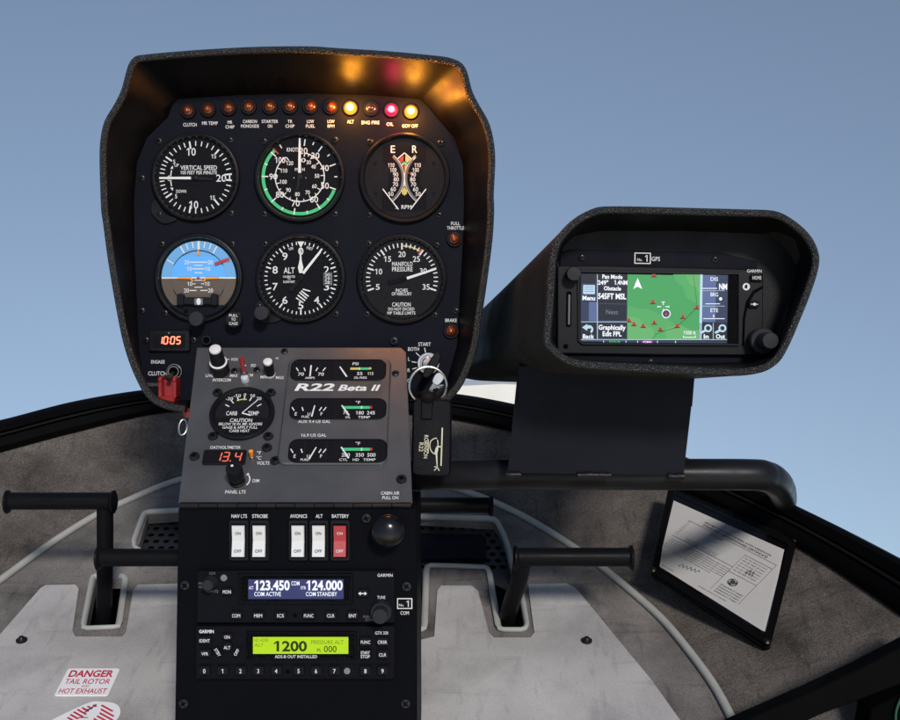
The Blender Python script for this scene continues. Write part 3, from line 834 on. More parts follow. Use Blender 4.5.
mb.build('placard', con)
mb = MB(); pl = low(389, 528)
lathe(mb, pl, 0, 0, [(6, 0), (6, .010), (15.4, .011), (16.4, .013), (16.6, .017), (15.4, .0205), (12, .0232), (7, .0250), (2, .0256), (.01, .0256)], mat('knob_gloss', (.005, .005, .0065), .24, .28), 48)
mb.build('cabin_air_knob', con)
for x, y in ((366.5, 518), (185.4, 585), (406.6, 586), (184, 703), (405.6, 703)): inst(SCREWB, 'screw', con, low(x, y), rot=random.uniform(0, 1.5), h=.0001)
# sloping panel hardware
for x, y in ((234.6, 371), (257, 370), (284.5, 351.5), (395.4, 373.5)): inst(SCREW, 'screw', con, sl(x, y), rot=random.uniform(0, 1.5))
for x, y in ((217.7, 393), (271, 393), (213, 436.6), (268.3, 436.6), (194.5, 456.7), (275.4, 461), (401.5, 479.6), (267, 448)): inst(SCREWB, 'screw', con, sl(x, y), rot=random.uniform(0, 1.5))
for x, y in ((187.4, 492), (403.5, 493)):
    b = MB(); lathe(b, sl(x, y), 0, 0, [(2.6, 0), (2.5, .0004), (.01, .0005)], 'console', 16); b.build('rivet', con)
mb = MB()
def ts(px, py, cap, s, w=None, m='white'): text(mb, sl(px, py), 0, 0, cap, s, m, w=w, h=.0003)
ts(209.6, 375.8, 3.8, 'LIVE', 7.6); ts(221.8, 380.2, 3.8, 'INTERCOM', 18); ts(234, 375.8, 3.8, 'MAX', 7.6); ts(234.5, 359.6, 3.6, 'VOX', 7)
ts(253.4, 365.6, 3.6, 'ISO', 5); ts(249.5, 375.4, 3.6, 'COM', 7); ts(263.8, 377.2, 3.8, 'MIN', 6.4); ts(280, 377.8, 3.8, 'MAX', 8); ts(277, 358.5, 3.6, '<', 3)
line(mb, sl(228, 359.6), (-2, 0), (1.5, 0), .8, .0003, 'white')
line(mb, sl(212.2, 365), (0, -7), (0, 7), .9, .0003, 'white'); line(mb, sl(252.6, 365.6), (-9, 0), (-6.5, 0), 1.2, .0003, 'white')
mb.build('lettering', con); mb = MB()
ts(225.5, 447.6, 3.6, 'OAT/VOLTMETER', 30.5); ts(259, 453, 4, '°F'); ts(258.8, 458, 4, '°C'); ts(263.2, 463.2, 4, 'VOLTS', 12.5)
mb.build('lettering', con); mb = MB()
ts(256, 480.9, 3.8, 'DIM', 6.6); ts(235.5, 492, 4, 'PANEL LTS', 20.5)
arc(mb, sl(241, 480), 8.2, 9.4, 55, 135, .0003, 'white'); poly(mb, sl(248, 474.5), [(-2, 1), (1.6, 1), (.2, -2)], .0003, 'white')
mb.build('lettering', con); mb = MB()
ts(390.3, 493.2, 3.8, 'CABIN AIR', 18.6); ts(390.3, 497.8, 3.8, 'PULL ON', 16)
mb.build('lettering', con)
# intercom knobs and small switches
b = MB(); pl = sl(220.5, 371)
lathe(b, pl, 0, 0, [(9.4, 0), (9.4, .010), (8.2, .0112), (7.2, .0112)], 'black', 30, cap=False)
lathe(b, pl, 0, 0, [(8.6, .0112), (8.8, .0122), (7.4, .0128)], 'white', 30, cap=False)
lathe(b, pl, 0, 0, [(7.2, .0124), (6.6, .027), (5.9, .028)], 'black', 30, cap=False)
lathe(b, pl, 0, 0, [(5.9, .028), (5.6, .0295), (3, .0302), (.01, .0303)], 'whitesw', 26)
b.build('intercom_knob', con)
b = MB(); pl = sl(270.2, 374.5)
lathe(b, pl, 0, 0, [(5.2, 0), (5.2, .0016), (4.6, .002)], 'whitesw', 26, cap=False)
lathe(b, pl, 0, 0, [(5.0, .0018), (4.9, .015), (4.4, .016)], 'black', 26, cap=False)
lathe(b, pl, 0, 0, [(4.5, .016), (4.4, .0178), (2.5, .0186), (.01, .0187)], 'whitesw', 24)
b.build('squelch_knob', con)
b = MB(); pl = sl(245.3, 377.5)
lathe(b, pl, 0, 0, [(4.0, 0), (4.0, .003), (3.2, .0035), (3.0, .008), (2.2, .009), (.01, .009)], 'steel', 8)
tg = b.build('toggle_switch', con)
b = MB(); tubes(b, [pl.p(0, 0, .008), pl.p(-.8, -3.2, .015), pl.p(-1.2, -5.4, .0205)], [.0014, .0019, .0021], 'redp', 12); b.build('lever', tg)
b = MB(); pl2 = sl(245.2, 380.5); lathe(b, pl2, 0, 0, [(4.2, 0), (4.0, .004), (3.4, .0052), (1.2, .0058), (.01, .0058)], mat('clear_button', (.45, .46, .5), .2, .6), 20); b.build('indicator_button', con)
b = MB(); pl = sl(237.4, 481.5)
lathe(b, pl, 0, 0, [(8.0, 0), (8.0, .0016), (6.4, .002), (6.4, .006), (8.2, .0066), (8.2, .0185), (7.2, .0198), (.01, .0200)], 'black', 30)
dk = b.build('dimmer_knob', con)
b = MB(); poly(b, pl, circ(-1.8, -1.6, 1.4, 14), .0203, 'white'); b.build('index_dot', dk)
# chrome ring on the side of the housing
b = MB()
c0 = P(183, 427, .96); tubes(b, [c0 + Vector((cos(k * PI / 10) * .0035, sin(k * PI / 10) * .003, sin(k * PI / 10) * .0065)) for k in range(20)], .0010, 'chrome', 8, closed=True)
tubes(b, [P(186, 414, .96), P(190, 412, .965)], .0035, 'redp', 10)
tag(b.build('pull_ring', None), 'small chrome pull ring with a red cap hanging beside the sloping console panel', 'ring')

# carburettor temperature gauge
t = thing('carburettor_gauge', 'small round carburettor temperature gauge with caution lettering on the sloping panel', 'gauge', SLP.hit(242.4, 414.5))
pl = sl(242.4, 414.5); b = MB()
lathe(b, pl, 0, 0, [(32.4, .0001), (32.4, .0030), (31.2, .0042), (29.4, .0042), (28.2, .0030), (27, .001)], 'bezel', 60, cap=False); b.build('bezel', t)
b = MB(); poly(b, pl, circ(0, 0, 27.6, 56), .0008, 'dialgrey'); prism(b, pl, cut(27.4, 5, 27.2), .0008, .0014, 'dial'); b.build('dial', t)
b = MB()
for a, r0 in ((-58, 20), (-38, 20), (-19, 20.5), (0, 20.5), (19, 20.5), (38, 20), (56, 20)): tick(b, pl, a, r0 - 3.4, r0 + 1.6, 1.1, H)
for k, (a, s) in enumerate(((-39, '-20'), (-19, '-10'), (0, '0'), (19, '10'), (38, '20'))):
    q = pol(25, a * .95); text(b, pl, q[0], q[1] + 1.0, 3.9, s, h=H, w=len(s) * 2.4)
arc(b, pl, 17.4, 18.8, -24, 8, H + 1e-5, 'yellow')
text(b, pl, -10.5, -.5, 5.0, 'CARB', h=H, w=11); text(b, pl, 11, -.5, 5.0, 'TEMP', h=H, w=11)
text(b, pl, 0, 8.6, 4.4, 'CAUTION', h=.0017, w=22); text(b, pl, 0, 13.2, 3.2, 'BELOW 18 IN. MP, IGNORE', h=.0017, w=43); text(b, pl, 0, 17.4, 3.2, 'GAGE & APPLY FULL', h=.0017, w=35); text(b, pl, 0, 21.6, 3.2, 'CARB HEAT', h=.0017, w=20)
b.build('markings', t)
b = MB(); line(b, pl, (0, 0), (13, -15.5), 1.0, .0022, 'white', .8); line(b, pl, (0, 0), (9, 3), 1.4, .0021, 'white'); b.build('needle', t)
b = MB(); poly(b, pl, circ(0, 0, 29, 48), .0044, 'glass'); b.build('cover_glass', t)

# voltmeter
t = thing('voltmeter', 'narrow digital voltmeter with red numerals set into the sloping panel', 'voltmeter', SLP.hit(224.7, 458))
pl = sl(224.7, 458); b = MB()
prism(b, pl, rrect(-21.4, -8.6, 21.4, 8.6, 2), .0001, .0022, 'bezel', .5); poly(b, pl, rrect(-19.6, -7.2, 19.6, 7.2, 1), .0023, 'dial'); b.build('case', t)
b = MB()
for x, d in ((-7.5, '1'), (.2, '3'), (12.4, '4')): seg7(b, pl, x + 1.5, .6, 5.6, 10.4, d, 'seg2', .0026, 1.3)
poly(b, pl, circ(6.6, 5.6, .8, 10), .0026, 'seg2'); b.build('display', t)
b = MB(); poly(b, pl, rrect(-19, -6.8, 19, 6.8, 1), .0032, 'glass'); b.build('cover_glass', t)
b = MB(); pl = sl(252, 458); lathe(b, pl, 0, 0, [(2.4, 0), (2.4, .002), (1.6, .0025), (.01, .0025)], 'steel', 8); tubes(b, [pl.p(0, 0, .002), pl.p(0, -1.5, .008)], [.0013, .0019], 'orange', 10)
b.build('selector_switch', t)

# engine gauge cluster
t = thing('engine_gauge_cluster', 'tall engine gauge cluster of three smoked windows with slanted white model lettering', 'gauge', SLP.hit(338.5, 412))
q0 = sl(338.5, 412)
def L_(x, y):
    w = SLP.hit(x, y) - q0.o; return (w.dot(q0.u) / q0.s, -w.dot(q0.v) / q0.s)
b = MB()
tl, br = L_(289.5, 359.5), L_(387.5, 465.5)
tr_, bl_ = L_(386, 359.5), L_(288, 465.5)
out = rrect(tl[0], tl[1], br[0] - .5, br[1], 9, 6)
prism(b, q0, out, .0001, .0026, 'console', 1.4); fcase = b.build('case', t)
wins = [(292.8, 362, 385, 382.2), (292, 400.8, 385.3, 421), (290.8, 441.5, 386, 464)]
b = MB(); g = MB(); lip = MB()
WN = []
for x0, y0, x1, y1 in wins:
    A, B = L_(x0, y0), L_(x1, y1); r = rrect(A[0], A[1], B[0], B[1], 8, 6); WN.append((A, B))
    poly(b, q0, r, .0028, 'dial')
    ro, ri = offset(r, .9), offset(r, -.3)
    loft(lip, [[q0.p(x, y, .0025) for x, y in ro], [q0.p(x, y, .0036) for x, y in r], [q0.p(x, y, .0028) for x, y in ri]], 'bezel')
    poly(g, q0, offset(r, -.5), .0040, 'glass')
    mx = (A[0] + B[0]) / 2 - 1
    line(b, q0, (mx - 2, A[1] + 1), (mx - 2, B[1] - 1), .8, .0030, 'dialgrey'); line(b, q0, (mx + 1, A[1] + 1), (mx + 1, B[1] - 1), .8, .0030, 'dialgrey')
A, B = WN[2]
for px in (305, 326.5): c = L_(px, 452)[0]; line(b, q0, (c, A[1] + 2), (c, B[1] - 2), 1.6, .0030, 'dialgrey')
b.build('window_mask', t); lip.build('window_frame', t); g.build('cover_glass', t)
mk = MB(); nd_ = MB()
hh = .0032
for k, (A, B) in enumerate(WN):
    cx, w = A[0] + 20, 8.0; yb = B[1] - 1.5; yt = A[1] + 6
    ym = (yt + yb) / 2
    # left dial: splayed ticks
    if k == 0:
        for x, sl_ in ((-12.5, -2.6), (-5.5, -1.6), (5.5, 1.6), (12.5, 2.6)): line(mk, q0, (cx + x + sl_, ym - 5), (cx + x, ym - .5), 1.1, hh, 'white')
        text(mk, q0, cx - 9.5, ym + 3.6, 4.2, '70', h=hh, w=6); text(mk, q0, cx + 11, ym + 3.6, 4.2, '70', h=hh, w=6); text(mk, q0, cx, yb - 1.2, 2.8, 'AMPS', h=hh, w=10)
        line(nd_, q0, (cx, yb - 3), (cx, ym - 8), 1.5, .0034, 'white')
    else:
        for x, sl_ in ((-16, -2.6), (-7, -1.6), (9, 2), (13, 2.6)): line(mk, q0, (cx + x + sl_, ym - 4), (cx + x, ym + .5), 1.1, hh, 'white')
        text(mk, q0, cx - 14, ym + 4.4, 4.0, 'E', h=hh); text(mk, q0, cx + 11.5, ym + 4.4, 4.0, 'F', h=hh); text(mk, q0, cx - 1, ym + 4.4, 3.6, 'U', h=hh)
        text(mk, q0, cx - 4, yb - 1, 2.6, 'FUEL', h=hh, w=8)
        line(nd_, q0, (cx + (2 if k == 1 else 0), yb - 1), (cx + (4 if k == 1 else 6), ym - 6), 1.5, .0034, 'white', 1.1)
    ex = B[0] - 25
    g0, y0 = ex - 6, ym - 3.6
    if k == 0:
        text(mk, q0, ex - 6, yt - .5, 3.6, 'PSI', h=hh, w=6)
        line(mk, q0, (ex - 11, y0), (ex - 1, y0), 3.0, hh, 'yellow'); line(mk, q0, (ex - 2, y0), (ex - 1, y0), 3.2, hh + 1e-5, 'white'); line(mk, q0, (ex - 1, y0), (ex + 8, y0), 3.0, hh, 'green'); line(mk, q0, (ex + 8, y0), (ex + 10.5, y0 - .6), 3.0, hh, 'yellow')
        text(mk, q0, ex - 1, y0 + 6.4, 4.0, '55', h=hh, w=5.6); text(mk, q0, ex + 10, y0 + 6.4, 4.0, '115', h=hh, w=6); text(mk, q0, ex, yb - 1.4, 2.8, 'OIL PRESS', h=hh, w=13)
    else:
        text(mk, q0, ex - 3, yt - 1, 3.6, '°F', h=hh, w=4.6)
        line(mk, q0, (ex - 18, y0), (ex + 9, y0), 3.4, hh, 'green'); line(mk, q0, (ex + .4, y0), (ex + 1.6, y0), 3.6, hh + 1e-5, 'white'); line(mk, q0, (ex + 9, y0), (ex + 11.4, y0 - .4), 3.2, hh, 'red')
        for x, s in (((-.5, '180'), (10.6, '245')) if k == 1 else ((-14, '200'), (-.5, '350'), (10.8, '500'))): text(mk, q0, ex + x, y0 + 6.6, 4.2, s, h=hh, w=8)
        if k == 1: text(mk, q0, ex - 14.5, y0 + 6.4, 4, '75', h=hh, w=5); text(mk, q0, ex - 12, yb - .4, 2.8, 'OIL', h=hh, w=5); text(mk, q0, ex + 4, yb - .4, 3.0, 'TEMP', h=hh, w=12)
        else: text(mk, q0, ex - 16, yb - 1, 2.8, 'CYL', h=hh, w=8); text(mk, q0, ex - 4, yb - 1, 2.8, 'HD', h=hh, w=6); text(mk, q0, ex + 9, yb - 1, 2.8, 'TEMP', h=hh, w=12)
    dx = -22 if k == 0 else -19
    line(nd_, q0, (ex + dx, y0 - 2.6), (ex + dx + 8, yb - 2.5), 1.4, .0034, 'white', 1.7)
mk.build('markings', t); nd_.build('needle', t)
b = MB()
c = L_(316, 389.2); text(b, q0, c[0], c[1], 9.0, 'R22', h=.0029, w=39, shear=.38, bold=.03)
c = L_(359.5, 389.8); text(b, q0, c[0], c[1], 7.4, 'Beta II', h=.0029, w=40, shear=.38, bold=.03)
c = L_(314.6, 423.6); text(b, q0, c[0], c[1], 3.5, 'AUX 9.4 US GAL', h=.0029, w=32)
c = L_(314, 437.2); text(b, q0, c[0], c[1], 3.5, '16.9 US GAL', h=.0029, w=25)
b.build('lettering', fcase)

# ------------------------------------------------------------------ radios
def button(par, plane, px, py, w, h, s, cap=3.0, tw=None, rot=0, rnd=1.4, hh=.0030, base=.0, name='push_button'):
    pl = plane.at(px, py).shift(0, 0, base, rad(-rot)); bb = MB()
    prism(bb, pl, rrect(-w / 2, -h / 2, w / 2, h / 2, rnd, 4), 0.0, hh, 'key', .9)
    o = bb.build(name, par)
    if s:
        bb = MB(); ls = s.split('|')
        for k, q in enumerate(ls): text(bb, pl, 0, (k - (len(ls) - 1) / 2) * (cap + .7), cap, q, h=hh + .0003, w=tw)
        bb.build('lettering', o)
    return o
RB = .0045      # how proud the radios stand
def knob2(par, plane, px, py, prof, m='knob', ref=None, name='control_knob'):
    bb = MB(); pl = plane.at(px, py); lathe(bb, pl, 0, 0, prof, m, 32); return bb.build(name, par)
t = thing('communication_radio', 'black aircraft radio with blue display of white frequencies above the green transponder', 'radio', LOW.hit(296.5, 595.5))
pl = low(296.7, 595.5); b = MB()
prism(b, pl, rrect(-98.6, -26, 98.6, 26, 1), .0002, RB, 'radio', .8); b.build('faceplate', t)
b = MB()
fr2 = rrect(-58.2, -23.6, 57, 7.4, 1.2)
ro, ri = offset(fr2, 0), offset(fr2, -4)
loft(b, [[pl.p(x, y, RB) for x, y in ro], [pl.p(x, y, RB + .0022) for x, y in offset(fr2, -.6)], [pl.p(x, y, RB + .0022) for x, y in offset(fr2, -2)], [pl.p(x, y, RB + .0005) for x, y in ri]], 'radio', False)
b.build('display_frame', t)
b = MB(); poly(b, pl, offset(fr2, -3.9), RB + .0006, 'deep'); poly(b, pl, rrect(-47.2, -17.6, 47.6, 2, .4), RB + .0009, 'lcdblue')
hd = RB + .0012
def tr(x, y, cap, s, w=None, m='lcdwhite', **kw): text(b, pl, x - 296.7, y - 595.5, cap, s, m, h=hd, w=w, **kw)
tr(273.2, 583.8, 9.2, '123.450', 35, bold=.03); tr(325.4, 583.8, 9.2, '124.000', 36, bold=.03); tr(296.4, 581.8, 4.2, 'COM', 8); tr(252.4, 586.2, 3.0, 'ACT', 4.6); tr(304.2, 586.2, 3.0, 'STB', 5)
tr(268.8, 592.4, 4.2, 'COM ACTIVE', 26.5); tr(322.3, 592.4, 4.2, 'COM STANDBY', 31)
b.build('display', t)
b = MB(); poly(b, pl, offset(fr2, -3.6), RB + .0016, 'glass'); b.build('cover_glass', t)
b = MB(); hd = RB + .0003
for x, y, c, s, w in ((213.4, 572.2, 2.6, 'COM', 6), (213.6, 589.8, 2.6, 'PUSH SQ', 12), (202.4, 582.2, 2.4, 'PWR', 5), (202.4, 585.8, 2.4, 'VOL', 5), (385.4, 574, 3.0, 'GARMIN', 15), (381.6, 596, 3.0, 'TUNE', 8), (367.2, 615.2, 2.4, 'PUSH', 7), (369.4, 618.2, 2.4, 'C/SN', 7)): tr(x, y, c, s, w, 'white' if c > 2.9 else 'greym')
arc_ = rrect(372.6 - 296.7, 577.2 - 595.5, 394 - 296.7, 584.5 - 595.5, .3)
for a_2, b_2 in zip(arc_, arc_[1:] + arc_[:1]):
    if (Vector(a_2) - Vector(b_2)).length > .3: line(b, pl, a_2, b_2, .5, hd, 'dial')
b.build('lettering', t)
for x, s, w in ((238, 'COM', 8), (259.8, 'MEM', 8), (282, 'ICS', 6.5), (310, 'FUNC', 9.5), (331.8, 'CLR', 7.5), (353.5, 'ENT', 7.5)): button(t, LOW, x, 613.4, 11.6, 8.2, s, 3.3, w, base=RB)
button(t, LOW, 228.8, 589.8, 11, 7.6, 'MON', 3.3, 8.2, base=RB); 
o = button(t, LOW, 363.4, 591.4, 11.6, 8.2, '', base=RB)
b = MB(); q = LOW.at(363.4, 591.4)
line(b, q, (-3.4, 0), (3.4, 0), 1.0, RB + .0033, 'white')
for s in (-1, 1): poly(b, q, [(s * 4.4, 0), (s * 1.8, -1.9), (s * 1.8, 1.9)], RB + .0034, 'white')
b.build('lettering', o)
knob2(t, LOW, 212.2, 581, [(6.8, RB), (6.8, RB + .002), (6.0, RB + .003), (5.8, RB + .012), (5.0, RB + .0132), (.01, RB + .0134)])
knob2(t, LOW, 381.9, 609, [(10.4, RB), (10.4, RB + .009), (9.8, RB + .010), (7.8, RB + .010), (7.8, RB + .020), (7.0, RB + .0214), (.01, RB + .0216)])
b = MB(); lathe(b, low(225, 576.7), 0, 0, [(3.4, RB), (3.2, RB + .0006), (.01, RB + .0007)], mat('sensor_grey', (.14, .14, .135), .4, .4), 20); b.build('light_sensor', t)
b = MB(); lathe(b, low(295.7, 614), 0, 0, [(2.2, RB), (2.0, RB + .0002), (.01, RB + .0002)], 'deep', 16); b.build('lock_hole', t)

t = thing('transponder', 'black transponder with bright green display and a row of ten numbered keys', 'transponder', LOW.hit(296, 651))
pl = low(296, 651.2); b = MB()
prism(b, pl, rrect(-99.2, -26.6, 99.2, 26.8, 1), .0002, RB, 'radio', .8); prism(b, pl, rrect(-97.6, 11, 97.6, 24.6, 1.4), RB - .0002, RB + .0008, 'radio', .4); b.build('faceplate', t)
b = MB(); fr3 = rrect(-49.6, -21.6, 61, 6.6, .8)
loft(b, [[pl.p(x, y, RB) for x, y in fr3], [pl.p(x, y, RB + .0018) for x, y in offset(fr3, -.5)], [pl.p(x, y, RB + .0018) for x, y in offset(fr3, -1.3)], [pl.p(x, y, RB + .0005) for x, y in offset(fr3, -2)]], 'radio', False)
b.build('display_frame', t)
b = MB(); poly(b, pl, offset(fr3, -1.9), RB + .0006, 'deep'); poly(b, pl, rrect(-41.8, -16, 53, .8, .4), RB + .0009, 'lcdgreen')
def tt(x, y, cap, s, w=None, m='lcdink', **kw): text(b, pl, x - 296, y - 651.2, cap, s, m, h=hd, w=w, **kw)
hd = RB + .0012
tt(291.4, 644.2, 9.8, '1200', 33, bold=.03); tt(328.2, 640.2, 3.8, 'PRESSURE ALT', 32, 'lcdink2', bold=0); tt(320.2, 648.2, 3.2, 'FL', 4.6); tt(331, 647, 6.2, '000', 12.6)
tt(260.2, 643, 3.4, 'ALT', 9, 'lcdink2', bold=0); tt(262.4, 638.2, 3.2, 'NO ADSB', 14, 'lcdink2', bold=0)
tt(297, 654.6, 3.0, 'ADS-B OUT INSTALLED', 42, 'white')
b.build('display', t)
b = MB(); poly(b, pl, offset(fr3, -1.7), RB + .0015, 'glass'); b.build('cover_glass', t)
b = MB(); hd = RB + .0003
tt(207.8, 629.9, 3.2, 'GARMIN', 14.5, 'white', bold=.03); tt(382, 631.4, 3.0, 'GTX 330', 13, 'white')
for a0 in ((246, 'x'),): pass
b.build('lettering', t)
for x, y, w, h, s, tw in ((206.8, 638.2, 12.6, 8.6, 'IDENT', 10.4), (207, 651.2, 12.6, 8.6, 'VFR', 6.8), (366.3, 639.6, 11.6, 9, 'FUNC', 9.4), (383, 639.6, 11.6, 9, 'CRSR', 9.4), (366, 652, 11.6, 9.4, 'START|STOP', 9), (383.2, 652.2, 11.6, 9, 'CLR', 7.4)):
    button(t, LOW, x, y, w, h, s, 3.1, tw, base=RB)
button(t, LOW, 229, 634.6, 12, 6.4, 'ON', 3.1, 5.4, base=RB, rnd=2.6); button(t, LOW, 229, 645, 10, 10, 'ALT', 3.1, 6.6, base=RB, rnd=4.9)
button(t, LOW, 219.6, 649.8, 10.6, 5, 'STBY', 3.0, 8.6, rot=58, base=RB); button(t, LOW, 238.4, 649.8, 10.6, 5, 'OFF', 3.0, 7, rot=-58, base=RB)
for k, x in enumerate((206.7, 224.6, 242.5, 260, 277.8, 300, 317.3, 335.5, 366.2, 383.2)): button(t, LOW, x, 668, 11.4, 9.2, str(k), 4.2, None, base=RB + .0008, name='number_key')
b = MB(); lathe(b, low(347.7, 669), 0, 0, [(3.3, RB + .0008), (3.1, RB + .0014), (.01, RB + .0015)], mat('sensor_grey', (.15, .15, .15), .4, .4), 20); b.build('light_sensor', t)
b = MB(); lathe(b, low(288.7, 669.5), 0, 0, [(2.2, RB + .0008), (2.0, RB + .001), (.01, RB + .001)], 'deep', 16); b.build('lock_hole', t)
def lp(plane, pl, px, py):
    w = plane.hit(px, py) - pl.o
    return (w.dot(pl.u) / pl.s, -w.dot(pl.v) / pl.s)

# ------------------------------------------------------------------ key with fob
KY = .945
t = thing('ignition_key', 'ignition key in its lock with silver split ring and black leather fob printed in gold', 'key', P(430, 400, KY))
FOB = Plane(P(430, 436, KY), Vector((1, 0, -.035)), Z)
b = MB(); pl = POD.at(428.5, 363.5)
kx = PL(pl.p(2, 1, .006), (X * .52 + Z * .85).normalized(), (X * .85 - Z * .52).normalized() * -1, Vector((0, -1, 0)), pl.s)
prism(b, PL(pl.p(0, 0, .006), X, Z, Vector((0, -1, 0)), pl.s), rrect(-4.5, -1.4, 4.5, 1.4, .5), 0, .012, 'steel', .3)
bow = sm2([(-14, -2), (-10, -4), (0, -4.6), (10, -4.2), (14, -1.5), (13, 2.4), (6, 4.4), (-6, 4.4), (-13, 2.4)], 4)
prism(b, PL(pl.p(4, 2, .017), kx.u, kx.v, kx.n, pl.s), bow, 0, .007, 'black', 1.2, back=True)
b.build('key_bow', t)
b = MB()
k2 = PL(P(438, 379, .957), (X * .55 + Z * .83).normalized(), (X * -.83 + Z * .55).normalized(), Vector((0, -1, 0)), .957 / F)
prism(b, k2, sm2([(-6, -2.4), (-3, -4.4), (3, -4.8), (6.4, -2.4), (6.4, 2.4), (3, 4.8), (-3, 4.4), (-6, 2.4)], 4), 0, .0022, 'chrome', .6, back=True)
prism(b, k2, [(-17, -1.8), (-5, -2.2), (-5, 2.2), (-17, 1.6), (-19, 0)], .0004, .0018, 'steel', .3, back=True)
b.build('spare_key', t)
b = MB(); c = P(428, 385.5, .955)
for rr, dy in ((.0158, 0), (.0158, -.0016)):
    tubes(b, [c + Vector((cos(k * PI / 24) * rr, dy + cos(k * PI / 24) * .002, sin(k * PI / 24) * rr)) for k in range(48)], .0011, 'chrome', 8, closed=True)
b.build('split_ring', t)
b = MB(); fpl = FOB.at(431, 438)
tubes(b, smooth_path([fpl.p(-4.5, -34, .004), fpl.p(-4.8, -42, .007), fpl.p(-5, -46, .002), fpl.p(-4.6, -40, -.004), fpl.p(-4.5, -32, 0)], 5), .0052, 'leath2', 10, flat=.35, up=Vector((0, 1, 0)))
prism(b, fpl.shift(-5, -26), rrect(-5.6, -11, 5.6, 7, 1.5), .0034, .0062, 'leath2', .8)
b.build('loop', t)
b = MB()
outl = rrect(-19.6, -39, 19.8, 38, 6, 6); outl = [(x + (1.5 if y > 0 else 0) * (y / 38), y) for x, y in outl]
prism(b, fpl, outl, -.0034, .0036, 'leath2', 1.8, back=True)
fob = b.build('leather_fob', t)
b = MB()
st = offset(outl, -3.0)
L = resample(st, 84)
for k in range(0, 84):
    a = Vector(L[k]); c2 = Vector(L[(k + 1) % 84])
    line(b, fpl, a.lerp(c2, .15), a.lerp(c2, .75), .6, .0038, 'dialgrey')
b.build('stitching', fob)
b = MB(); hq = .0039
text(b, fpl, -4.6, 8.5, 4.0, 'ROBINSON', 'gold', hq, w=23, rot=90); text(b, fpl, -9.4, 9, 4.0, 'R22', 'gold', hq, w=9, rot=90)
line(b, fpl, (11, -11), (11, 27), 1.3, hq, 'gold')
line(b, fpl, (11, 8), (6, 8), 1.4, hq, 'gold')
pathline(b, fpl, sm2([(6, 0), (2.5, .5), (-.6, 4), (-.4, 10), (2, 14), (5.5, 15.5), (7, 12), (7.2, 5)], 3), .9, hq, 'gold'); poly(b, fpl, [(5.2, 9), (7, 8), (7, 15), (5.6, 16), (4, 14.4)], hq, 'gold')
line(b, fpl, (6, 15), (7.2, 28), 1.8, hq, 'gold', .9)
for q in ((-3, 29), (2, 33), (-3, 33)): line(b, fpl, (7.4, 28.5), (7.4 + q[0], q[1] - 1), .9, hq + 1e-5, 'gold')
line(b, fpl, (-2.6, 1), (-2.2, 15), .8, hq, 'gold')
b.build('emblem', fob)

# ================================================================== GPS POD
GO = [(543, 342), (545.5, 310), (548, 270), (551, 250), (556, 238), (568, 224), (580, 215), (594, 208.5), (606, 206.6), (640, 206.8), (700, 208.4), (745, 209.6), (774, 211), (790, 218), (804, 229), (813, 240),
      (818, 252), (819, 262), (816, 277), (808, 300), (799, 322), (791, 341), (782, 358), (774, 366), (764, 371.5), (750, 374.6), (735, 375.8), (718, 375.8), (690, 374.6), (650, 372.6), (610, 370.4), (582, 368), (569, 365), (559, 360), (550, 352)]
GO = sm2(GO, 3); GI = offset(GO, -7)
GF = [(564, 246), (574, 236), (600, 231), (680, 231), (770, 234), (788, 242), (796, 258), (795, 280), (786, 312), (776, 338), (766, 354), (750, 361), (700, 363), (640, 362), (590, 360), (566, 358), (557, 350), (554, 336), (555, 300), (558, 262)]
gp = thing('gps_pod', 'black leather rimmed pod holding the colour map display on a flat bracket', 'instrument pod', P(600, 475, .95))
gdir = [math.atan2(y - 295, x - 680) for x, y in GI]
gfr = radial(GF, gdir, 680, 295)
mb = MB(); GY = .825
def rear(x, y, k):      # outline carried back along the duct
    q = P(x, y, GY); e = P(450 + (x - 543) / 276 * 235, 317 + (y - 206) / 170 * 67, 1.22)
    return q.lerp(e, k)
loft(mb, [w_at(GO, GY), [rear(x, y, .25) for x, y in GO], [rear(x, y, .6) for x, y in GO], [rear(x, y, 1) for x, y in GO]], 'duct')
mb.add([rear(x, y, 1) for x, y in GO], [list(range(len(GO)))], 'duct')
loft(mb, [w_at(GI, GY + .001), w_at(gfr, .872)], 'hood')
gh = mb.build('hood', gp)
mb = MB()
tubes(mb, w_at(offset(GO, -3.6), GY), .0028, 'leather', 12, closed=True)
tubes(mb, [q + Vector((0, .005, 0)) for q in w_at(offset(GO, -2.7), GY)], .0024, 'leather', 10, closed=True)
mb.build('edge_trim', gh)
mb = MB(); mb.add(w_at(gfr, .8725), [list(range(len(gfr)))], 'hood'); mb.build('back_panel', gp)
g0 = GPS.at(655, 310)
def gl(px, py): return lp(GPS, g0, px, py)
mb = MB(); prism(mb, g0, [gl(*q) for q in ((560, 262), (560, 253), (574, 249.5), (720, 252.5), (757, 262), (757, 360), (744, 366.5), (575, 364.5), (560, 360))], -.0018, .0008, 'panel', .5)
plate = mb.build('mounting_plate', gp)
mb = MB()
pl = GPS.at(642.4, 258.4)
prism(mb, pl, rrect(-8.2, -5.6, 8.2, 5.6, .4), .0009, .0011, 'white'); poly(mb, pl, rrect(-7.2, -4.6, 7.2, 4.6, .3), .0012, 'dial'); text(mb, pl, -3, 1.4, 2.7, 'No.', h=.0014, w=5); text(mb, pl, 3.6, 0, 6.6, '1', h=.0014)
text(mb, GPS.at(655.5, 259), 0, 0, 4.2, 'GPS', h=.0011, w=8.4)
mb.build('lettering', plate)
for x, y in ((581.6, 257.4), (714.8, 259.6), (650.4, 362)): inst(SCREW, 'screw', gp, GPS.at(x, y), rot=.5, h=.0008, sc=.9)
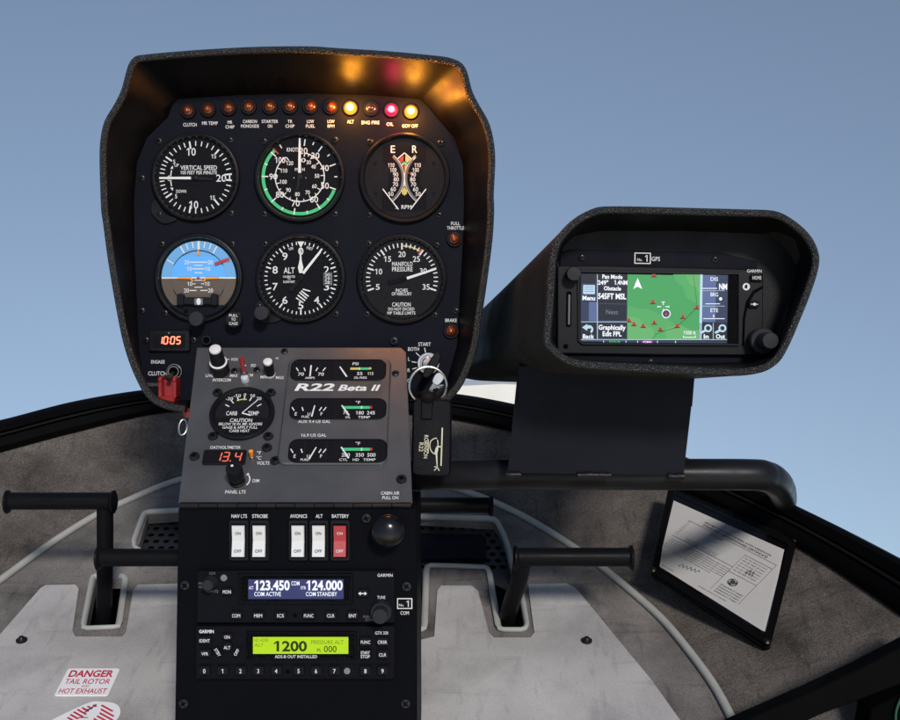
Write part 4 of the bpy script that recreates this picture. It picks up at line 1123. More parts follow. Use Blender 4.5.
# bracket under the pod
mb = MB()
fq = [P(518.5, 366, .925), P(696, 366, .925), P(683.5, 475, .935), P(507.5, 473, .935)]
bq = [q + Vector((.012 if k in (0, 3) else -.02, .20, 0)) for k, q in enumerate(fq)]
mb.add(fq + bq, [[0, 1, 2, 3], [0, 4, 7, 3], [1, 5, 6, 2], [4, 5, 6, 7], [3, 2, 6, 7]], 'ped')
br_ = mb.build('bracket', gp)
mb = MB()
fo_ = [P(518.9, 366, .9235), P(695.4, 366, .9235), P(692.2, 406.5, .9265), P(521, 404.6, .9265), P(518.4, 401.5, .926)]
bk2 = [q + Vector((0, .0016, 0)) for q in fo_]
mb.add(fo_ + bk2, [[0, 1, 2, 3, 4], [3, 2, 7, 8], [4, 3, 8, 9], [0, 4, 9, 5], [1, 2, 7, 6]], 'ped')
mb.build('folded_flange', br_)
b = MB()
prism(b, PL(P(519.5, 388, .935), Vector((.2, 1, 0)).normalized(), Z, Vector((-1, .2, 0)).normalized(), .93 / F), rrect(-3, -4.6, 3, 4.6, 1), 0, .002, 'white', .3); b.build('white_gap_patch', br_)  # white patch added for the cowling showing through a gap
for x0, x1, y in ((506, 521, 474.5), (577, 611, 475), (668, 684, 476.5)):
    b = MB(); pts = []
    n = max(4, int((x1 - x0) / 3))
    tubes(b, [P(x0 + (x1 - x0) * k / n, y + random.uniform(-.4, .4), .9335) for k in range(n + 1)], [random.uniform(.0022, .0030) for k in range(n + 1)], 'tube', 10)
    b.build('weld_bead', gp)

# GPS navigator
t = thing('gps_navigator', 'panel mounted navigator showing a green map with red obstacle marks between dark blue menus', 'navigator', GPS.hit(655, 350))
b = MB()
bz = [gl(*q) for q in ((556.8, 267.5), (559, 266), (600, 266.2), (700, 268.5), (739, 269.6), (757.6, 271.2), (761.2, 275), (760.8, 352.6), (758.5, 355.4), (660, 355), (559, 353.6), (556.6, 351))]
prism(b, g0, bz, .0009, .0055, 'black', 1.0)
b.build('bezel', t)
sc = [gl(*q) for q in ((576, 270.6), (737, 272.8), (738.6, 274), (738.4, 344.6), (736.5, 346.4), (581, 345.2), (576.5, 341))]
b = MB()
loft(b, [[g0.p(x, y, .0055) for x, y in sc], [g0.p(x, y, .0078) for x, y in offset(sc, -.6)], [g0.p(x, y, .0078) for x, y in offset(sc, -2.2)], [g0.p(x, y, .0060) for x, y in offset(sc, -3.4)]], 'bezel', False)
b.build('screen_frame', t)
em_bg = em('map_navy', 16, 24, 44, .9); em_bl = em('map_blue', 92, 112, 160, .9); em_bl2 = em('map_slate', 44, 58, 92, .9); em_w = em('map_white', 235, 240, 248, 1.15)
em_g = em('map_green', 70, 166, 96, .95); em_g2 = em('map_green_pale', 104, 182, 110, .95); em_g3 = em('map_green_mid', 86, 175, 102, .95); em_r = em('map_red', 206, 70, 52, .9); em_d = em('map_dark', 22, 40, 36, .6); em_cy = em('map_cyan', 190, 220, 240, 1.0); em_gr = em('map_grey', 120, 128, 146, .9); em_mg = em('map_magenta', 190, 70, 200, 1); em_gn = em('map_go', 40, 190, 70, 1)
b = MB()
def z(x, y):     # position read in photo pixels
    return gl(540 + x / 3.4615, 230 + y / 3.4615)
def zr(x0, y0, x1, y1, m, h, r=0):
    A, B = z(x0, y0), z(x1, y1)
    poly(b, g0, rrect(A[0], A[1], B[0], B[1], r) if r else [(A[0], A[1]), (B[0], A[1]), (B[0], B[1]), (A[0], B[1])], h, m)
def zt(x, y, cap, s, w=None, m=em_w, **k):
    q = z(x, y); text(b, g0, q[0], q[1], cap, s, m, h=k.pop('h', .0071), w=w, **k)
poly(b, g0, offset(sc, -3.2), .0061, 'deep')
zr(138, 153, 640, 396, em_bg, .0064)
zr(298, 156, 548, 379, em_g, .0066)
def zp(pts, m, h): poly(b, g0, [z(*q) for q in pts], h, m)
zp([(298, 262), (330, 272), (372, 275), (420, 300), (455, 322), (470, 345), (440, 379), (298, 379)], em_g3, .00662)
zp([(298, 300), (335, 306), (360, 330), (385, 345), (392, 379), (298, 379)], em_g2, .00664)
zp([(455, 156), (462, 178), (490, 200), (500, 236), (548, 262), (548, 156)], em_g3, .00663)
zp([(500, 160), (508, 185), (530, 200), (548, 222), (548, 156)], em_g2, .00665)
zp([(430, 340), (480, 330), (520, 350), (548, 345), (548, 379), (430, 379)], em_g2, .00663)
pathline(b, g0, [z(*q) for q in ((385, 379), (395, 362), (430, 348), (465, 340), (500, 306), (536, 270), (548, 262))], .45, .00668, em_d)
pathline(b, g0, [z(*q) for q in ((524, 157), (530, 200), (537, 262))], .35, .00668, em_d)
for x, y in ((389, 158), (385, 250), (320, 326), (352, 332), (390, 321), (411, 344), (469, 332), (488, 301), (536, 268), (303, 313)):
    zp([(x - 10, y + 8), (x + 10, y + 8), (x + 2, y - 8), (x - 2, y - 8)], em_r, .0067); zp([(x - 10, y + 8), (x + 10, y + 8), (x + 9, y + 5), (x - 9, y + 5)], em_d, .00672)
    zp([(x - 1.5, y + 5), (x + 1.5, y + 5), (x + 1, y - 4), (x - 1, y - 4)], em_d, .00672)
zp([(333, 168), (349, 206), (333, 198), (318, 206)], em_w, .0067)
q = z(431, 291); arc(b, g0, 3.5, 4.4, 0, 360, .0067, em_w, x=q[0], y=q[1], st=12); poly(b, g0, circ(q[0], q[1], 3.5, 20), .00668, em_bl2)
zp([(425, 297), (437, 297), (432, 286), (430, 286)], em_r, .0068)
for (x0, y0), (x1, y1) in (((402, 267), (414, 267)), ((428, 267), (440, 267)), ((421, 252), (421, 262)), ((421, 274), (421, 284)), ((415, 251), (427, 251)), ((402, 264), (402, 270)), ((440, 264), (440, 270))): line(b, g0, z(x0, y0), z(x1, y1), .8, .0068, em_w)
zt(511, 356, 3.6, '1500 ft', 12); line(b, g0, z(490, 372), z(532, 372), .7, .0068, em_w); line(b, g0, z(490, 366), z(490, 373), .6, .0068, em_w); line(b, g0, z(532, 366), z(532, 373), .6, .0068, em_w)
# menus
zr(139, 155, 194, 184, em_bg, .0066); zr(139, 186, 192, 248, em_bl2, .0066, .6); zr(146, 192, 186, 224, em_cy, .0067, .5)
for y in (199, 207, 215): line(b, g0, z(150, y), z(182, y), .5, .0068, em_bl)
zt(165, 237, 4.4, 'Menu', 12.6, bold=.03)
zr(139, 250, 192, 316, em_bl, .0066); zr(139, 250, 165, 316, em_bl2, .00665)
zr(139, 320, 192, 378, em_bg, .0066, .6); line(b, g0, z(139, 319), z(296, 319), .6, .0068, em_cy); line(b, g0, z(194.5, 156), z(194.5, 378), .7, .0068, em_cy)
arc(b, g0, 2.2, 4.2, -60, 150, .0068, em_cy, x=z(166, 345)[0], y=z(166, 345)[1]); zp([(142, 338), (160, 326), (160, 350)], em_cy, .0068); zr(152, 332, 170, 342, em_cy, .0068)
zt(164, 369, 4.2, 'Back', 11.5, bold=.03)
zr(197, 156, 297, 252, em_bg, .0066); zr(197, 254, 297, 317, em_bl2, .0066, .6); zr(200, 258, 294, 314, em_bg, .00665, .5); zr(197, 321, 297, 378, em_bl2, .0066, .6); zr(200, 324, 294, 375, em_bg, .00665, .5)
zt(246, 164, 4.0, 'Pan Mode', 20, bold=.03); zt(214, 184, 4.2, '249°', 10.5, bold=.03); zt(275, 184, 4.2, '1.4NM', 13, bold=.03); zt(246, 204, 3.9, 'Obstacle', 17, bold=.03); zt(245, 231, 5.4, '545FT MSL', 28, bold=.035)
zt(245, 285, 4.6, 'Next', 12, em_gr); zt(245, 338, 4.6, 'Graphically', 27, bold=.03); zt(245, 360, 4.6, 'Edit FPL', 19, bold=.03)
zr(548, 156, 553, 379, em_cy, .0067); zr(553, 156, 641, 322, em_bl2, .0066); zr(556, 158, 600, 320, em_bl, .00662)
for y, s in ((172, 'DIS'), (225, 'BRG'), (279, 'ETE')): zt(596, y, 3.8, s, 7.5)
zt(626, 198, 5.6, 'NM', 8, bold=.04); line(b, g0, z(556, 204), z(606, 204), .7, .0068, em_w); line(b, g0, z(566, 257), z(616, 257), .7, .0068, em_w); line(b, g0, z(558, 308), z(632, 308), .7, .0068, em_w)
line(b, g0, z(556, 212), z(632, 212), .4, .0068, em_cy); line(b, g0, z(556, 265), z(632, 265), .4, .0068, em_cy)
q = z(618, 240); poly(b, g0, circ(q[0], q[1], 1.6, 14), .0068, em_w); line(b, g0, z(594, 294), z(594, 304), .9, .0068, em_w)
for x, s in ((568, 'In'), (617, 'Out')):
    zr(x - 23, 323, x + 23, 379, em_bg, .0067, .5); q = z(x + 7, 341); arc(b, g0, 2.2, 3.9, 0, 360, .0068, em_cy, x=q[0], y=q[1], st=14); line(b, g0, z(x + 2, 346), z(x - 18, 357), 2.2, .0069, em_cy); zt(x, 369, 4.2, s, 5 if s == 'In' else 9, bold=.03)
line(b, g0, z(592.5, 323), z(592.5, 379), .6, .0069, em_cy)
zr(138, 380, 640, 395, em_bl2, .0066); line(b, g0, z(138, 380), z(640, 380), .6, .0068, em_cy)
zr(236, 384, 272, 395, em_gn, .0067); zt(254, 389.5, 2.8, 'ENR', 8, m=em_d, h=.0069); zr(348, 384, 384, 395, em_mg, .0067); zt(366, 389.5, 2.8, 'GPS', 8, h=.0069)
for x in (216, 293, 333, 401, 463): line(b, g0, z(x, 384), z(x, 392), .6, .0068, em_w)
scr = b.build('screen', t)
b = MB(); poly(b, g0, offset(sc, -3.0), .0074, 'glass'); b.build('cover_glass', t)
b = MB()
prism(b, GPS.at(568, 309.5), rrect(-2.6, -17.5, 2.6, 17.5, 1.6), .0056, .0060, 'deep'); prism(b, GPS.at(568.2, 310), rrect(-1, -15, 1.1, 15, .6), .0061, .0066, 'greym', .3); b.build('card_slot', t)
b = MB(); lathe(b, GPS.at(565, 346.6), 0, 0, [(2.6, .0056), (2.4, .0060), (.01, .0060)], 'deep', 18); b.build('lock_hole', t)
b = MB(); lathe(b, GPS.at(571.4, 275.4), 0, 0, [(6.2, .0056), (6.2, .0100), (7.4, .0105), (7.4, .0165), (6.6, .0178), (.01, .018)], 'knob', 32); b.build('volume_knob', t)
b = MB(); pl = GPS.at(757.6, 341.4)
lathe(b, pl, 0, 0, [(13, .0056), (13, .016), (12.2, .0172), (8.2, .0172), (8.2, .034), (7.4, .0356), (.01, .0358)], 'knob', 36); b.build('control_knob', t)
b = MB(); pl = GPS.at(749, 312)
loft(b, [[g0.p(*gl(*q), .0056) for q in ((740, 346), (741, 318), (744, 302), (751, 291), (760.6, 286))], [g0.p(*gl(*q), .0082) for q in ((741, 346), (742, 318), (745, 303), (752, 292.2), (760.6, 287.4))], [g0.p(*gl(*q), .0056) for q in ((742.4, 346), (743.4, 319), (746.4, 304.4), (753, 293.8), (760.6, 289))]], 'bezel', False, closed=False)
b.build('bezel_ridge', t)
button(t, GPS, 753.8, 278.6, 12, 6.6, 'HOME', 3.4, 8.6, base=.0056); o = button(t, GPS, 751.2, 304.8, 10, 6.6, '', base=.0056)
b = MB(); pl = GPS.at(751.2, 304.8); line(b, pl, (-3.6, 0), (3.6, 0), .7, .0090, 'white'); poly(b, pl, circ(.2, 0, 1.5, 12), .0091, 'white'); b.build('lettering', o)
b = MB(); pl = GPS.at(744.3, 287.2); poly(b, pl, circ(0, 0, 3.6, 24), .0058, 'white'); poly(b, pl, [(-.8, -2), (1, -2), (1, 2), (-2, 1)], .0060, 'dial')
text(b, GPS.at(752.3, 271.6), 0, 0, 3.0, 'GARMIN', h=.0058, w=14.5); b.build('lettering', t)

# ================================================================== support tube
b = MB()
pa = smooth_path([P(390, 475, 1.0), P(520, 474.5, .972), P(640, 474.4, .955), P(745, 474.6, .95), P(766, 476.5, .96), P(776, 482, .99), P(781, 489, 1.06), P(783, 495, 1.14), P(784, 501, 1.22)], 7)
tubes(b, pa, .0133, 'tube', 28)
tag(b.build('support_tube', None), 'thick horizontal black tube carrying the map display bracket and bending down at its end', 'tube')

# ================================================================== pedals
def pedal(label, px0, px1, py, Y, r, stem, cap0=True):
    t = thing('foot_pedal', label, 'pedal', P(*stem[-1]), 'black foot pedals')
    b = MB(); a, c = P(px0 + 4, py, Y), P(px1 - 4, py, Y); tubes(b, [a, a.lerp(c, .5), c], r, 'pedal', 26); b.build('foot_bar', t)
    for e, d in ((px0 + 3.5, -1), (px1 - 3.5, 1)):
        c = P(e, py, Y)
        q = PL(c, Vector((0, 1, 0)), Z, Vector((d, 0, 0)), 1.0)
        b = MB(); lathe(b, q, 0, .0008, [(r * .9, -.003), (r * 1.33, .0), (r * 1.36, .0018), (r * 1.1, .0028), (.0001, .0028)], 'pedal', 26); b.build('end_cap', t)
    b = MB(); tubes(b, smooth_path([P(*q) for q in stem], 4), r * .95, 'pedal', 22); b.build('stem', t)
pedal('black foot pedal with its bar standing highest and stem in a lone grey trimmed slot', 5, 116, 501, 1.12, .0086, [(105, 503, 1.124), (105, 560, 1.14), (104, 610, 1.158), (103, 640, 1.18)])
pedal('black foot pedal bar above the danger sign, running behind the console switch box', 96, 200, 557.5, 1.08, .0085, [(190, 557, 1.082), (190, 600, 1.10), (190, 650, 1.12)])
pedal('short black foot pedal bar peeping out behind the console under the thick support tube', 380, 494, 505, 1.15, .0080, [(400, 507, 1.153), (400, 560, 1.17), (400, 600, 1.19)])
pedal('black foot pedal bar with slanting stem below the document pouch, over the lighter floor mat', 513, 634, 557, 1.08, .0090, [(522, 558, 1.083), (519, 580, 1.10), (511, 604, 1.13), (504, 634, 1.17)])

# ================================================================== floor, wall, rim
def fl(px, py, h=0.0): return FLO.hit(px, py) + FLO.n * h
PIPE = [(-230, 800), (-90, 650), (0, 583), (55, 543), (95, 518), (120, 506), (179, 482), (240, 473), (300, 470), (360, 473), (440, 487), (467, 494), (496, 505), (530, 522), (567, 545), (600, 568), (635, 597), (667, 627), (707, 678), (730, 718), (752, 766), (775, 830), (800, 910)]
HOLE1 = [(96, 579), (124, 579), (116, 629), (86, 629)]
HOLE2 = [(148, 515), (250, 508), (380, 514), (494, 521), (500, 530), (506, 545), (511, 566), (520, 590), (525, 629), (500, 629), (489, 567), (486, 564.5), (430, 564), (425, 566), (420, 632), (400, 640), (300, 640), (185, 612), (180, 562), (140, 562), (138, 548)]
q0 = FLO.at(400, 640)
def l2(pts): return [lp(FLO, q0, *p) for p in pts]
bound = [(a, b) for a, b in PIPE] + [(830, 1010), (-330, 1010)]
bound = [(q.x, q.y) for q in smooth_path([Vector((a, b_1, 0)) for a, b_1 in PIPE], 4)] + [(830, 1010), (-330, 1010)]
b = MB()
loops = [l2(bound), l2(HOLE1), l2(HOLE2)]
allp = [p for l in loops for p in l]
tri = tessellate_polygon([[Vector((x, y, 0)) for x, y in l] for l in loops])
b.add([q0.p(x, y, 0) for x, y in allp], [list(t_) for t_ in tri], 'carpet')
for l in loops[1:]:
    loft(b, [[q0.p(x, y, 0) for x, y in l], [q0.p(x, y, -.012) for x, y in l]], 'carpet', False)
o = b.build('floor'); o['kind'] = 'structure'
b = MB()
lo = l2([(-330, 1010), (830, 1010), (760, 500), (300, 440), (-150, 520)])
poly(b, q0, lo, -.09, 'deep'); o = b.build('underfloor'); o['kind'] = 'structure'
# worn mats
def mat_thing(label, pts, mm='mat'):
    b = MB(); l = l2(pts); prism(b, q0, l, .0006, .0022, mm, .5)
    tag(b.build('floor_mat'), label, 'mat', 'floor mats')
mat_thing('pale worn floor mat carrying the red and white danger sign', [(-170, 830), (-75, 716), (0, 636), (40, 590), (46, 586.4), (76, 586), (79, 590), (73, 632), (76, 638), (122, 638), (126, 634), (133, 592), (138, 586), (178, 585), (240, 640), (240, 1000), (-220, 1000)], 'mat2')
mat_thing('pale worn floor mat under the slanting stemmed pedal, streaked by its shadow', [(330, 1000), (360, 660), (418, 642), (434, 638), (437, 592), (441, 587), (472, 587), (478, 592), (489, 634), (494, 639), (530, 639), (534, 634), (529, 596), (528, 585.5), (566, 584.5), (576, 589.5), (652, 682), (706, 758), (745, 840), (790, 1000)])
# piping between floor and wall
b = MB(); pp = smooth_path([fl(x, y, .003) for x, y in PIPE], 5)
tubes(b, pp, .0041, 'vinyl', 12)
tag(b.build('edge_piping'), 'long curved grey vinyl piping where the floor meets the dark carpeted wall', 'trim')
def trim(label, pts, r=.0036, closed=False):
    b = MB(); P3 = [fl(x, y, .0022) for x, y in pts]
    tubes(b, smooth_path(P3, 3, closed) if len(pts) > 30 else P3, r, 'vinyl', 12, flat=.75, closed=closed)
    tag(b.build('slot_trim'), label, 'trim', 'grey slot trims')
def dens(pts, n=5):
    out = []
    for a, c in zip(pts, pts[1:]):
        for k in range(n): out.append(tuple(Vector(a).lerp(Vector(c), k / n)))
    return out + [pts[-1]]
trim('grey vinyl trim round the narrow slot of the highest pedal', [(97, 578), (93.5, 579), (92, 583), (84, 626), (84.5, 629.5), (88, 630), (114, 629), (118, 628), (119.5, 624), (125.5, 582), (124.5, 579), (121, 577.5)])
trim('grey vinyl trim at the console slot corner beside the perforated plate, next to the lone pedal slot', [(205, 511), (150, 513.5), (145, 515), (142.5, 519), (134, 543), (135, 549), (139, 551)])
trim('grey vinyl trim edging the wide console slot, its tongue and the slanting pedal stem', [(380, 515), (421, 518.5), (488, 520.2), (494.5, 521.5), (498, 525), (504.5, 538), (509, 552), (511.5, 566), (516, 578), (521, 592), (526, 622), (526.5, 627), (524.5, 630.5), (521, 631.5), (504, 631.5), (500, 630.5), (498, 627), (489.5, 575), (487.5, 570.5), (484, 568.8), (455, 567.5), (431, 567), (427.5, 568.5), (426.2, 573), (424.5, 625), (423.5, 630), (419, 632), (400, 632)])
# perforated plate and smooth cover inside the wide slot
PLT = Plane(fl(300, 540, -.016), X, FLO.v)
t = thing('perforated_plate', 'black perforated metal plate with rows of round holes down in the console slot', 'plate', PLT.hit(440, 540))
p0 = PLT.at(440, 540)
b = MB(); poly(b, p0, [lp(PLT, p0, *q) for q in ((120, 500), (300, 480), (505, 505), (530, 600), (495, 585), (420, 585), (130, 572))], 0, mat('perforated_black', (.028, .028, .030), .5, .3)); b.build('sheet', t)
b = MB()
for r_ in range(9):
    for c_ in range(38):
        px, py = 146 + c_ * 10.2 + (r_ % 2) * 5.1, 516 + r_ * 6.4
        if 186 < px < 408 or (419 < px < 487 and 534 < py < 566): continue
        c = lp(PLT, p0, px, py); poly(b, p0, circ(c[0], c[1], 3.1, 14), .0006, 'deep')
b.build('hole', t)['kind'] = 'stuff'
b = MB(); prism(b, p0, [lp(PLT, p0, *q) for q in ((400, 537), (482, 538.5), (486, 542), (486, 560), (483, 563), (400, 563))], .0008, .006, 'panel', .6); b.build('cover_panel', t)
# fasteners
for (x, y), s in (((22, 642.5), 'domed black snap fastener on the mat above the danger sign'), ((586.5, 643), 'domed black snap fastener on the mat beside the slanting pedal')):
    b = MB(); pl = FLO.at(x, y)
    lathe(b, pl, 0, 0, [(5.6, .002), (5.6, .0036), (4.6, .0042), (4.0, .0038), (3.6, .0050), (2.2, .0068), (.01, .0072)], 'screw', 24)
    tag(b.build('snap_fastener'), s, 'fastener', 'floor fasteners')
# danger sign
c = FLO.at(88, 684.5); t = thing('danger_sign', 'white rectangular danger sign with red capitals lying on the pale mat', 'sign', c.o)
A = [lp(FLO, c, *q) for q in ((66, 670.5), (117, 671.5), (113, 699), (59, 698))]
w_ = (A[1][0] - A[0][0] + A[2][0] - A[3][0]) / 2; h_ = (A[3][1] - A[0][1] + A[2][1] - A[1][1]) / 2
b = MB(); prism(b, c, rrect(-w_ / 2, -h_ / 2, w_ / 2, h_ / 2, 3), .0024, .0032, 'sign', .3); pt = b.build('plate', t)
b = MB(); k = h_ / 28
text(b, c, 0, -8.3 * k, 6.6 * k, 'DANGER', 'signred', .0034, w=w_ * .84, bold=.03); text(b, c, 0, -.2 * k, 5.0 * k, 'TAIL ROTOR', 'signred', .0034, w=w_ * .85); text(b, c, 0, 4.6 * k, 2.2 * k, 'AND', 'signred', .0034, w=w_ * .14, bold=0); text(b, c, 0, 9.4 * k, 4.8 * k, 'HOT EXHAUST', 'signred', .0034, w=w_ * .88)
b.build('lettering', t)
c = FLO.at(84, 722); t = thing('warning_sticker', 'red striped oval sticker with a white helicopter figure beside the danger sign', 'sticker', c.o)
b = MB(); ov = [(x * 1.0, y) for x, y in circ(0, 0, 33, 40, 22 * 1.25)]
ov2 = circ(2, 0, 30, 40, 26)
prism(b, c, sm2([(-44, 18), (-6, -24), (10, -28), (26, -24), (34, -10), (30, 6), (10, 26), (-20, 30)], 6), .0024, .0030, 'sign'); pt = b.build('backing', t)
b = MB()
def inside(x, y): return ((x - 6) / 24) ** 2 + ((y - 2) / 25) ** 2 < 1
for k in range(-14, 15):
    u = k * 4.6; seg = [(s, u) for s in [q * .8 for q in range(-50, 51)]]
    pts = [(6 + s * .82 + u * .57, 2 + s * .57 - u * .82) for s, u in seg]; ins = [p for p in pts if inside(*p)]
    if len(ins) > 3: line(b, c, ins[0], ins[-1], 2.2, .0031, 'signred')
b.build('stripes', t)
b = MB(); poly(b, c, sm2([(2, -14), (8, -20), (12, -18), (13, -8), (8, 2), (2, 6), (-8, 10), (-20, 22), (-22, 20), (-10, 6), (-4, -2), (0, -4)], 4), .0033, 'sign'); line(b, c, (-2, -10), (6, -23), 1.5, .0035, 'ink'); line(b, c, (-6, -2), (4, -2), 1.2, .0035, 'ink'); line(b, c, (4, -16), (-4, -14), 1.2, .0035, 'ink'); b.build('figure', t)

# nose wall and windscreen rim
RIM = [(-330, 500, 552), (-170, 452, 492), (-60, 431, 466), (0, 420, 450), (75, 401, 430), (150, 389, 413), (225, 383.5, 407), (300, 383, 405), (375, 386, 409), (450, 393, 417), (500, 401, 427), (560, 415, 444), (640, 439, 472), (700, 463, 497), (750, 484, 520), (797, 506, 544), (850, 532, 577), (900, 558, 611), (960, 590, 652), (1040, 636, 708)]
def rimY(py, hv=.06): return (.683 - hv) / (.364 + (py - 360) / F)
rb = [P(x, y1, rimY(y1)) for x, y0, y1 in RIM]
rbs = smooth_path(rb, 6)
bot = smooth_path([fl(x, y) for x, y in PIPE], 6)
def arclen(pts):
    L = [0]
    for a, c in zip(pts, pts[1:]): L.append(L[-1] + (c - a).length)
    return [q / L[-1] for q in L]
def at_t(pts, L, t):
    for i in range(len(L) - 1):
        if t <= L[i + 1] + 1e-9:
            k = (t - L[i]) / max(1e-9, L[i + 1] - L[i]); return pts[i].lerp(pts[i + 1], k)
    return pts[-1]
La, Lb = arclen(bot), arclen(rbs)
b = MB(); rings = []
for k in range(97):
    t_ = k / 96; B = at_t(bot, La, t_); T = at_t(rbs, Lb, t_ * .985)
    C = B.lerp(T, .55) - FLO.n * .012
    rings.append([B * (1 - s) ** 2 + C * 2 * s * (1 - s) + T * s * s for s in [j / 10 for j in range(11)]])
WALL = rings
loft(b, rings, 'wall', True, closed=False)
b2 = b.build('nose_wall'); b2['kind'] = 'structure'
t = thing('windscreen_rim', 'black curved windscreen rim sweeping round behind the instruments against the sky', 'windscreen frame', P(300, 400, 1.55))
b = MB(); s_ = MB(); rings = []; srings = []
for (x, y0, y1), q in zip(RIM, rb):
    Y = q.y
    def at(f, dY): return P(x, y1 + (y0 - y1) * f, Y + dY)
    rings.append([at(-.12, .006), at(-.05, -.008), at(.12, -.012), at(.40, -.009), at(.46, -.003), at(.56, -.003), at(.62, -.010), at(.86, -.011), at(.97, -.004), at(1.0, .006), at(.9, .03), at(-.1, .03)])
    srings.append([at(.45, -.004), at(.485, -.010), at(.53, -.0105), at(.565, -.004), at(.5, .0)])
def smrings(rg):
    cols = [smooth_path([r[i] for r in rg], 6) for i in range(len(rg[0]))]
    return [[c[k] for c in cols] for k in range(len(cols[0]))]
loft(b, smrings(rings), 'frame'); b.build('frame', t)
loft(s_, smrings(srings), 'seal'); s_.build('seal_highlight', t)
# white nose cowling outside
b = MB()
c0 = [P(x, y, 1.72) for x, y in ((380, 405), (440, 387), (500, 384), (560, 386), (640, 402), (640, 440), (380, 440))]
loft(b, [[q + Vector((0, 0, -.005)) for q in c0], [q + Vector((0, .06, .006)) for q in c0], [q + Vector((0, .16, -.02)) for q in c0]], 'cowl'); b.add(c0, [list(range(7))], 'cowl')
tag(b.build('nose_cowling'), 'white nose cowling outside, a bright patch beneath the map display duct', 'cowling')
# door sill in the lower corner
t = thing('door_sill', 'black door sill strip cutting off the dark carpet at the lower corner', 'sill', P(840, 715, .93))
SIL = PL(P(830, 700, .93), X, Z, Vector((0, -1, 0)), .93 / F)
b = MB(); prism(b, SIL, [(x - 830, y - 700) for x, y in ((728, 728), (760, 714), (810, 692), (860, 668.5), (905, 645), (960, 614), (960, 664), (905, 683), (862, 699), (824, 713), (800, 724), (790, 800), (728, 800))], -.02, 0, 'sill', 1.2); b.build('strip', t)
b = MB(); prism(b, SIL.shift(0, 0, .008), [(x - 830, y - 700) for x, y in ((868, 706), (905, 688), (960, 668), (960, 800), (862, 800), (864, 730))], -.03, 0, 'deep', 1.5); b.build('door_post', t)
b = MB(); tubes(b, smooth_path([SIL.p(66, -8, .012), SIL.p(60, 10, .012), SIL.p(62, 40, .012)], 5), .0010, mat('cable_green', (.012, .07, .04), .5, .3), 8); b.build('cable', t)
b = MB(); b.add([P(x, y, 1.02) for x, y in ((770, 740), (800, 690), (900, 660), (960, 800), (770, 800))], [[0, 1, 2, 3, 4]], 'carpet'); o = b.build('footwell_floor'); o['kind'] = 'structure'

# document pouch
d1, d2, d3 = P(669, 489, 1.262), P(652, 573, 1.156), P(768, 646, 1.066)
PCH = Plane(d2, d3 - d2, d1 - d2)
p0 = PCH.at(715, 565)
def pq(pts): return [lp(PCH, p0, *q) for q in pts]
t = thing('document_pouch', 'clear document pouch with black border snapped to the dark carpeted wall', 'pouch', p0.o)
outer = [(668.5, 488), (651, 573), (654, 576), (765, 648), (770, 647), (797, 541), (790, 537), (674, 489)]
inner = [(675, 496), (657, 571), (764.5, 638.5), (787.5, 545.5)]
b = MB(); prism(b, p0, pq(outer), -.003, .0, 'frame', .4); bd = b.build('backing', t)
b = MB()
O4 = [(668.5, 488.5), (651.5, 574), (767.5, 647.5), (796.5, 540.5)]
lo_, li_ = pq(O4), pq(inner)
for k in range(4):
    j = (k + 1) % 4
    prism(b, p0, [lo_[k], lo_[j], li_[j], li_[k]], .0006, .0032, 'frame')
b.build('border', t)
b = MB(); gv = pq([(674, 493), (657, 570), (764, 637), (787, 545)])
n = 14; vs = []
for i in range(n + 1):
    for j in range(n + 1):
        u, v = i / n, j / n
        a = Vector(gv[0]).lerp(Vector(gv[3]), u); c = Vector(gv[1]).lerp(Vector(gv[2]), u); q = a.lerp(c, v)
        vs.append(p0.p(q.x, q.y, .0036 + .0022 * sin(u * PI) * sin(v * PI) + .0010 * random.uniform(-1, 1)))
b.add(vs, [[i * (n + 1) + j, i * (n + 1) + j + 1, (i + 1) * (n + 1) + j + 1, (i + 1) * (n + 1) + j] for i in range(n) for j in range(n)], 'vinylclear', True)
b.build('clear_window', t)
for x, y in ((652.8, 573), (766.5, 645), (795, 543)):
    c = lp(PCH, p0, x, y); b = MB(); lathe(b, p0.shift(c[0], c[1], .0038), 0, 0, [(3.2, 0), (3.2, .0016), (2.2, .0026), (.01, .003)], 'brass', 18); b.build('snap', t)
# certificate sheets in it
PC = [(670, 500), (659.5, 567.5), (762.5, 632), (780.5, 549.5)]
C4 = [Vector(q) for q in pq(PC)]
t = thing('paper_certificate', 'printed white certificate sheet with a round black emblem inside the clear pouch', 'paper', p0.o)
b = MB()
for k in range(3):
    d = Vector((1.6 * k, -.8 * k)); prism(b, p0, [tuple(q + (d if i in (2, 3) else Vector((0, 0)))) for i, q in enumerate(C4)], .0006 + (2 - k) * .0004, .0009 + (2 - k) * .0004, 'paper')
b.build('sheet', t)
eu = (C4[3] - C4[0] + C4[2] - C4[1]) / 2; ev = (C4[1] - C4[0] + C4[2] - C4[3]) / 2; o_ = (C4[0] + C4[1] + C4[2] + C4[3]) / 4
ev = ev - eu * (ev.dot(eu) / eu.dot(eu))
W_, H_ = eu.length, ev.length
pu = (p0.u * eu.x - p0.v * eu.y).normalized(); pv = (p0.u * ev.x - p0.v * ev.y).normalized() * -1
pp_ = PL(p0.p(o_.x, o_.y, .0021), pu, pv, p0.n, p0.s)
b = MB()
def pt_(u, v): return ((u - .5) * W_ * .93, (v - .5) * H_ * .93)
def ptxt(u, v, cap, s, wf, m='ink', **k): q = pt_(u, v); text(b, pp_, q[0], q[1], cap, s, m, h=.0002, w=W_ * wf, bold=.006, **k)
def pln(u0, v0, u1, v1, w=.4, m='inkl'): line(b, pp_, pt_(u0, v0), pt_(u1, v1), w, .0002, m)
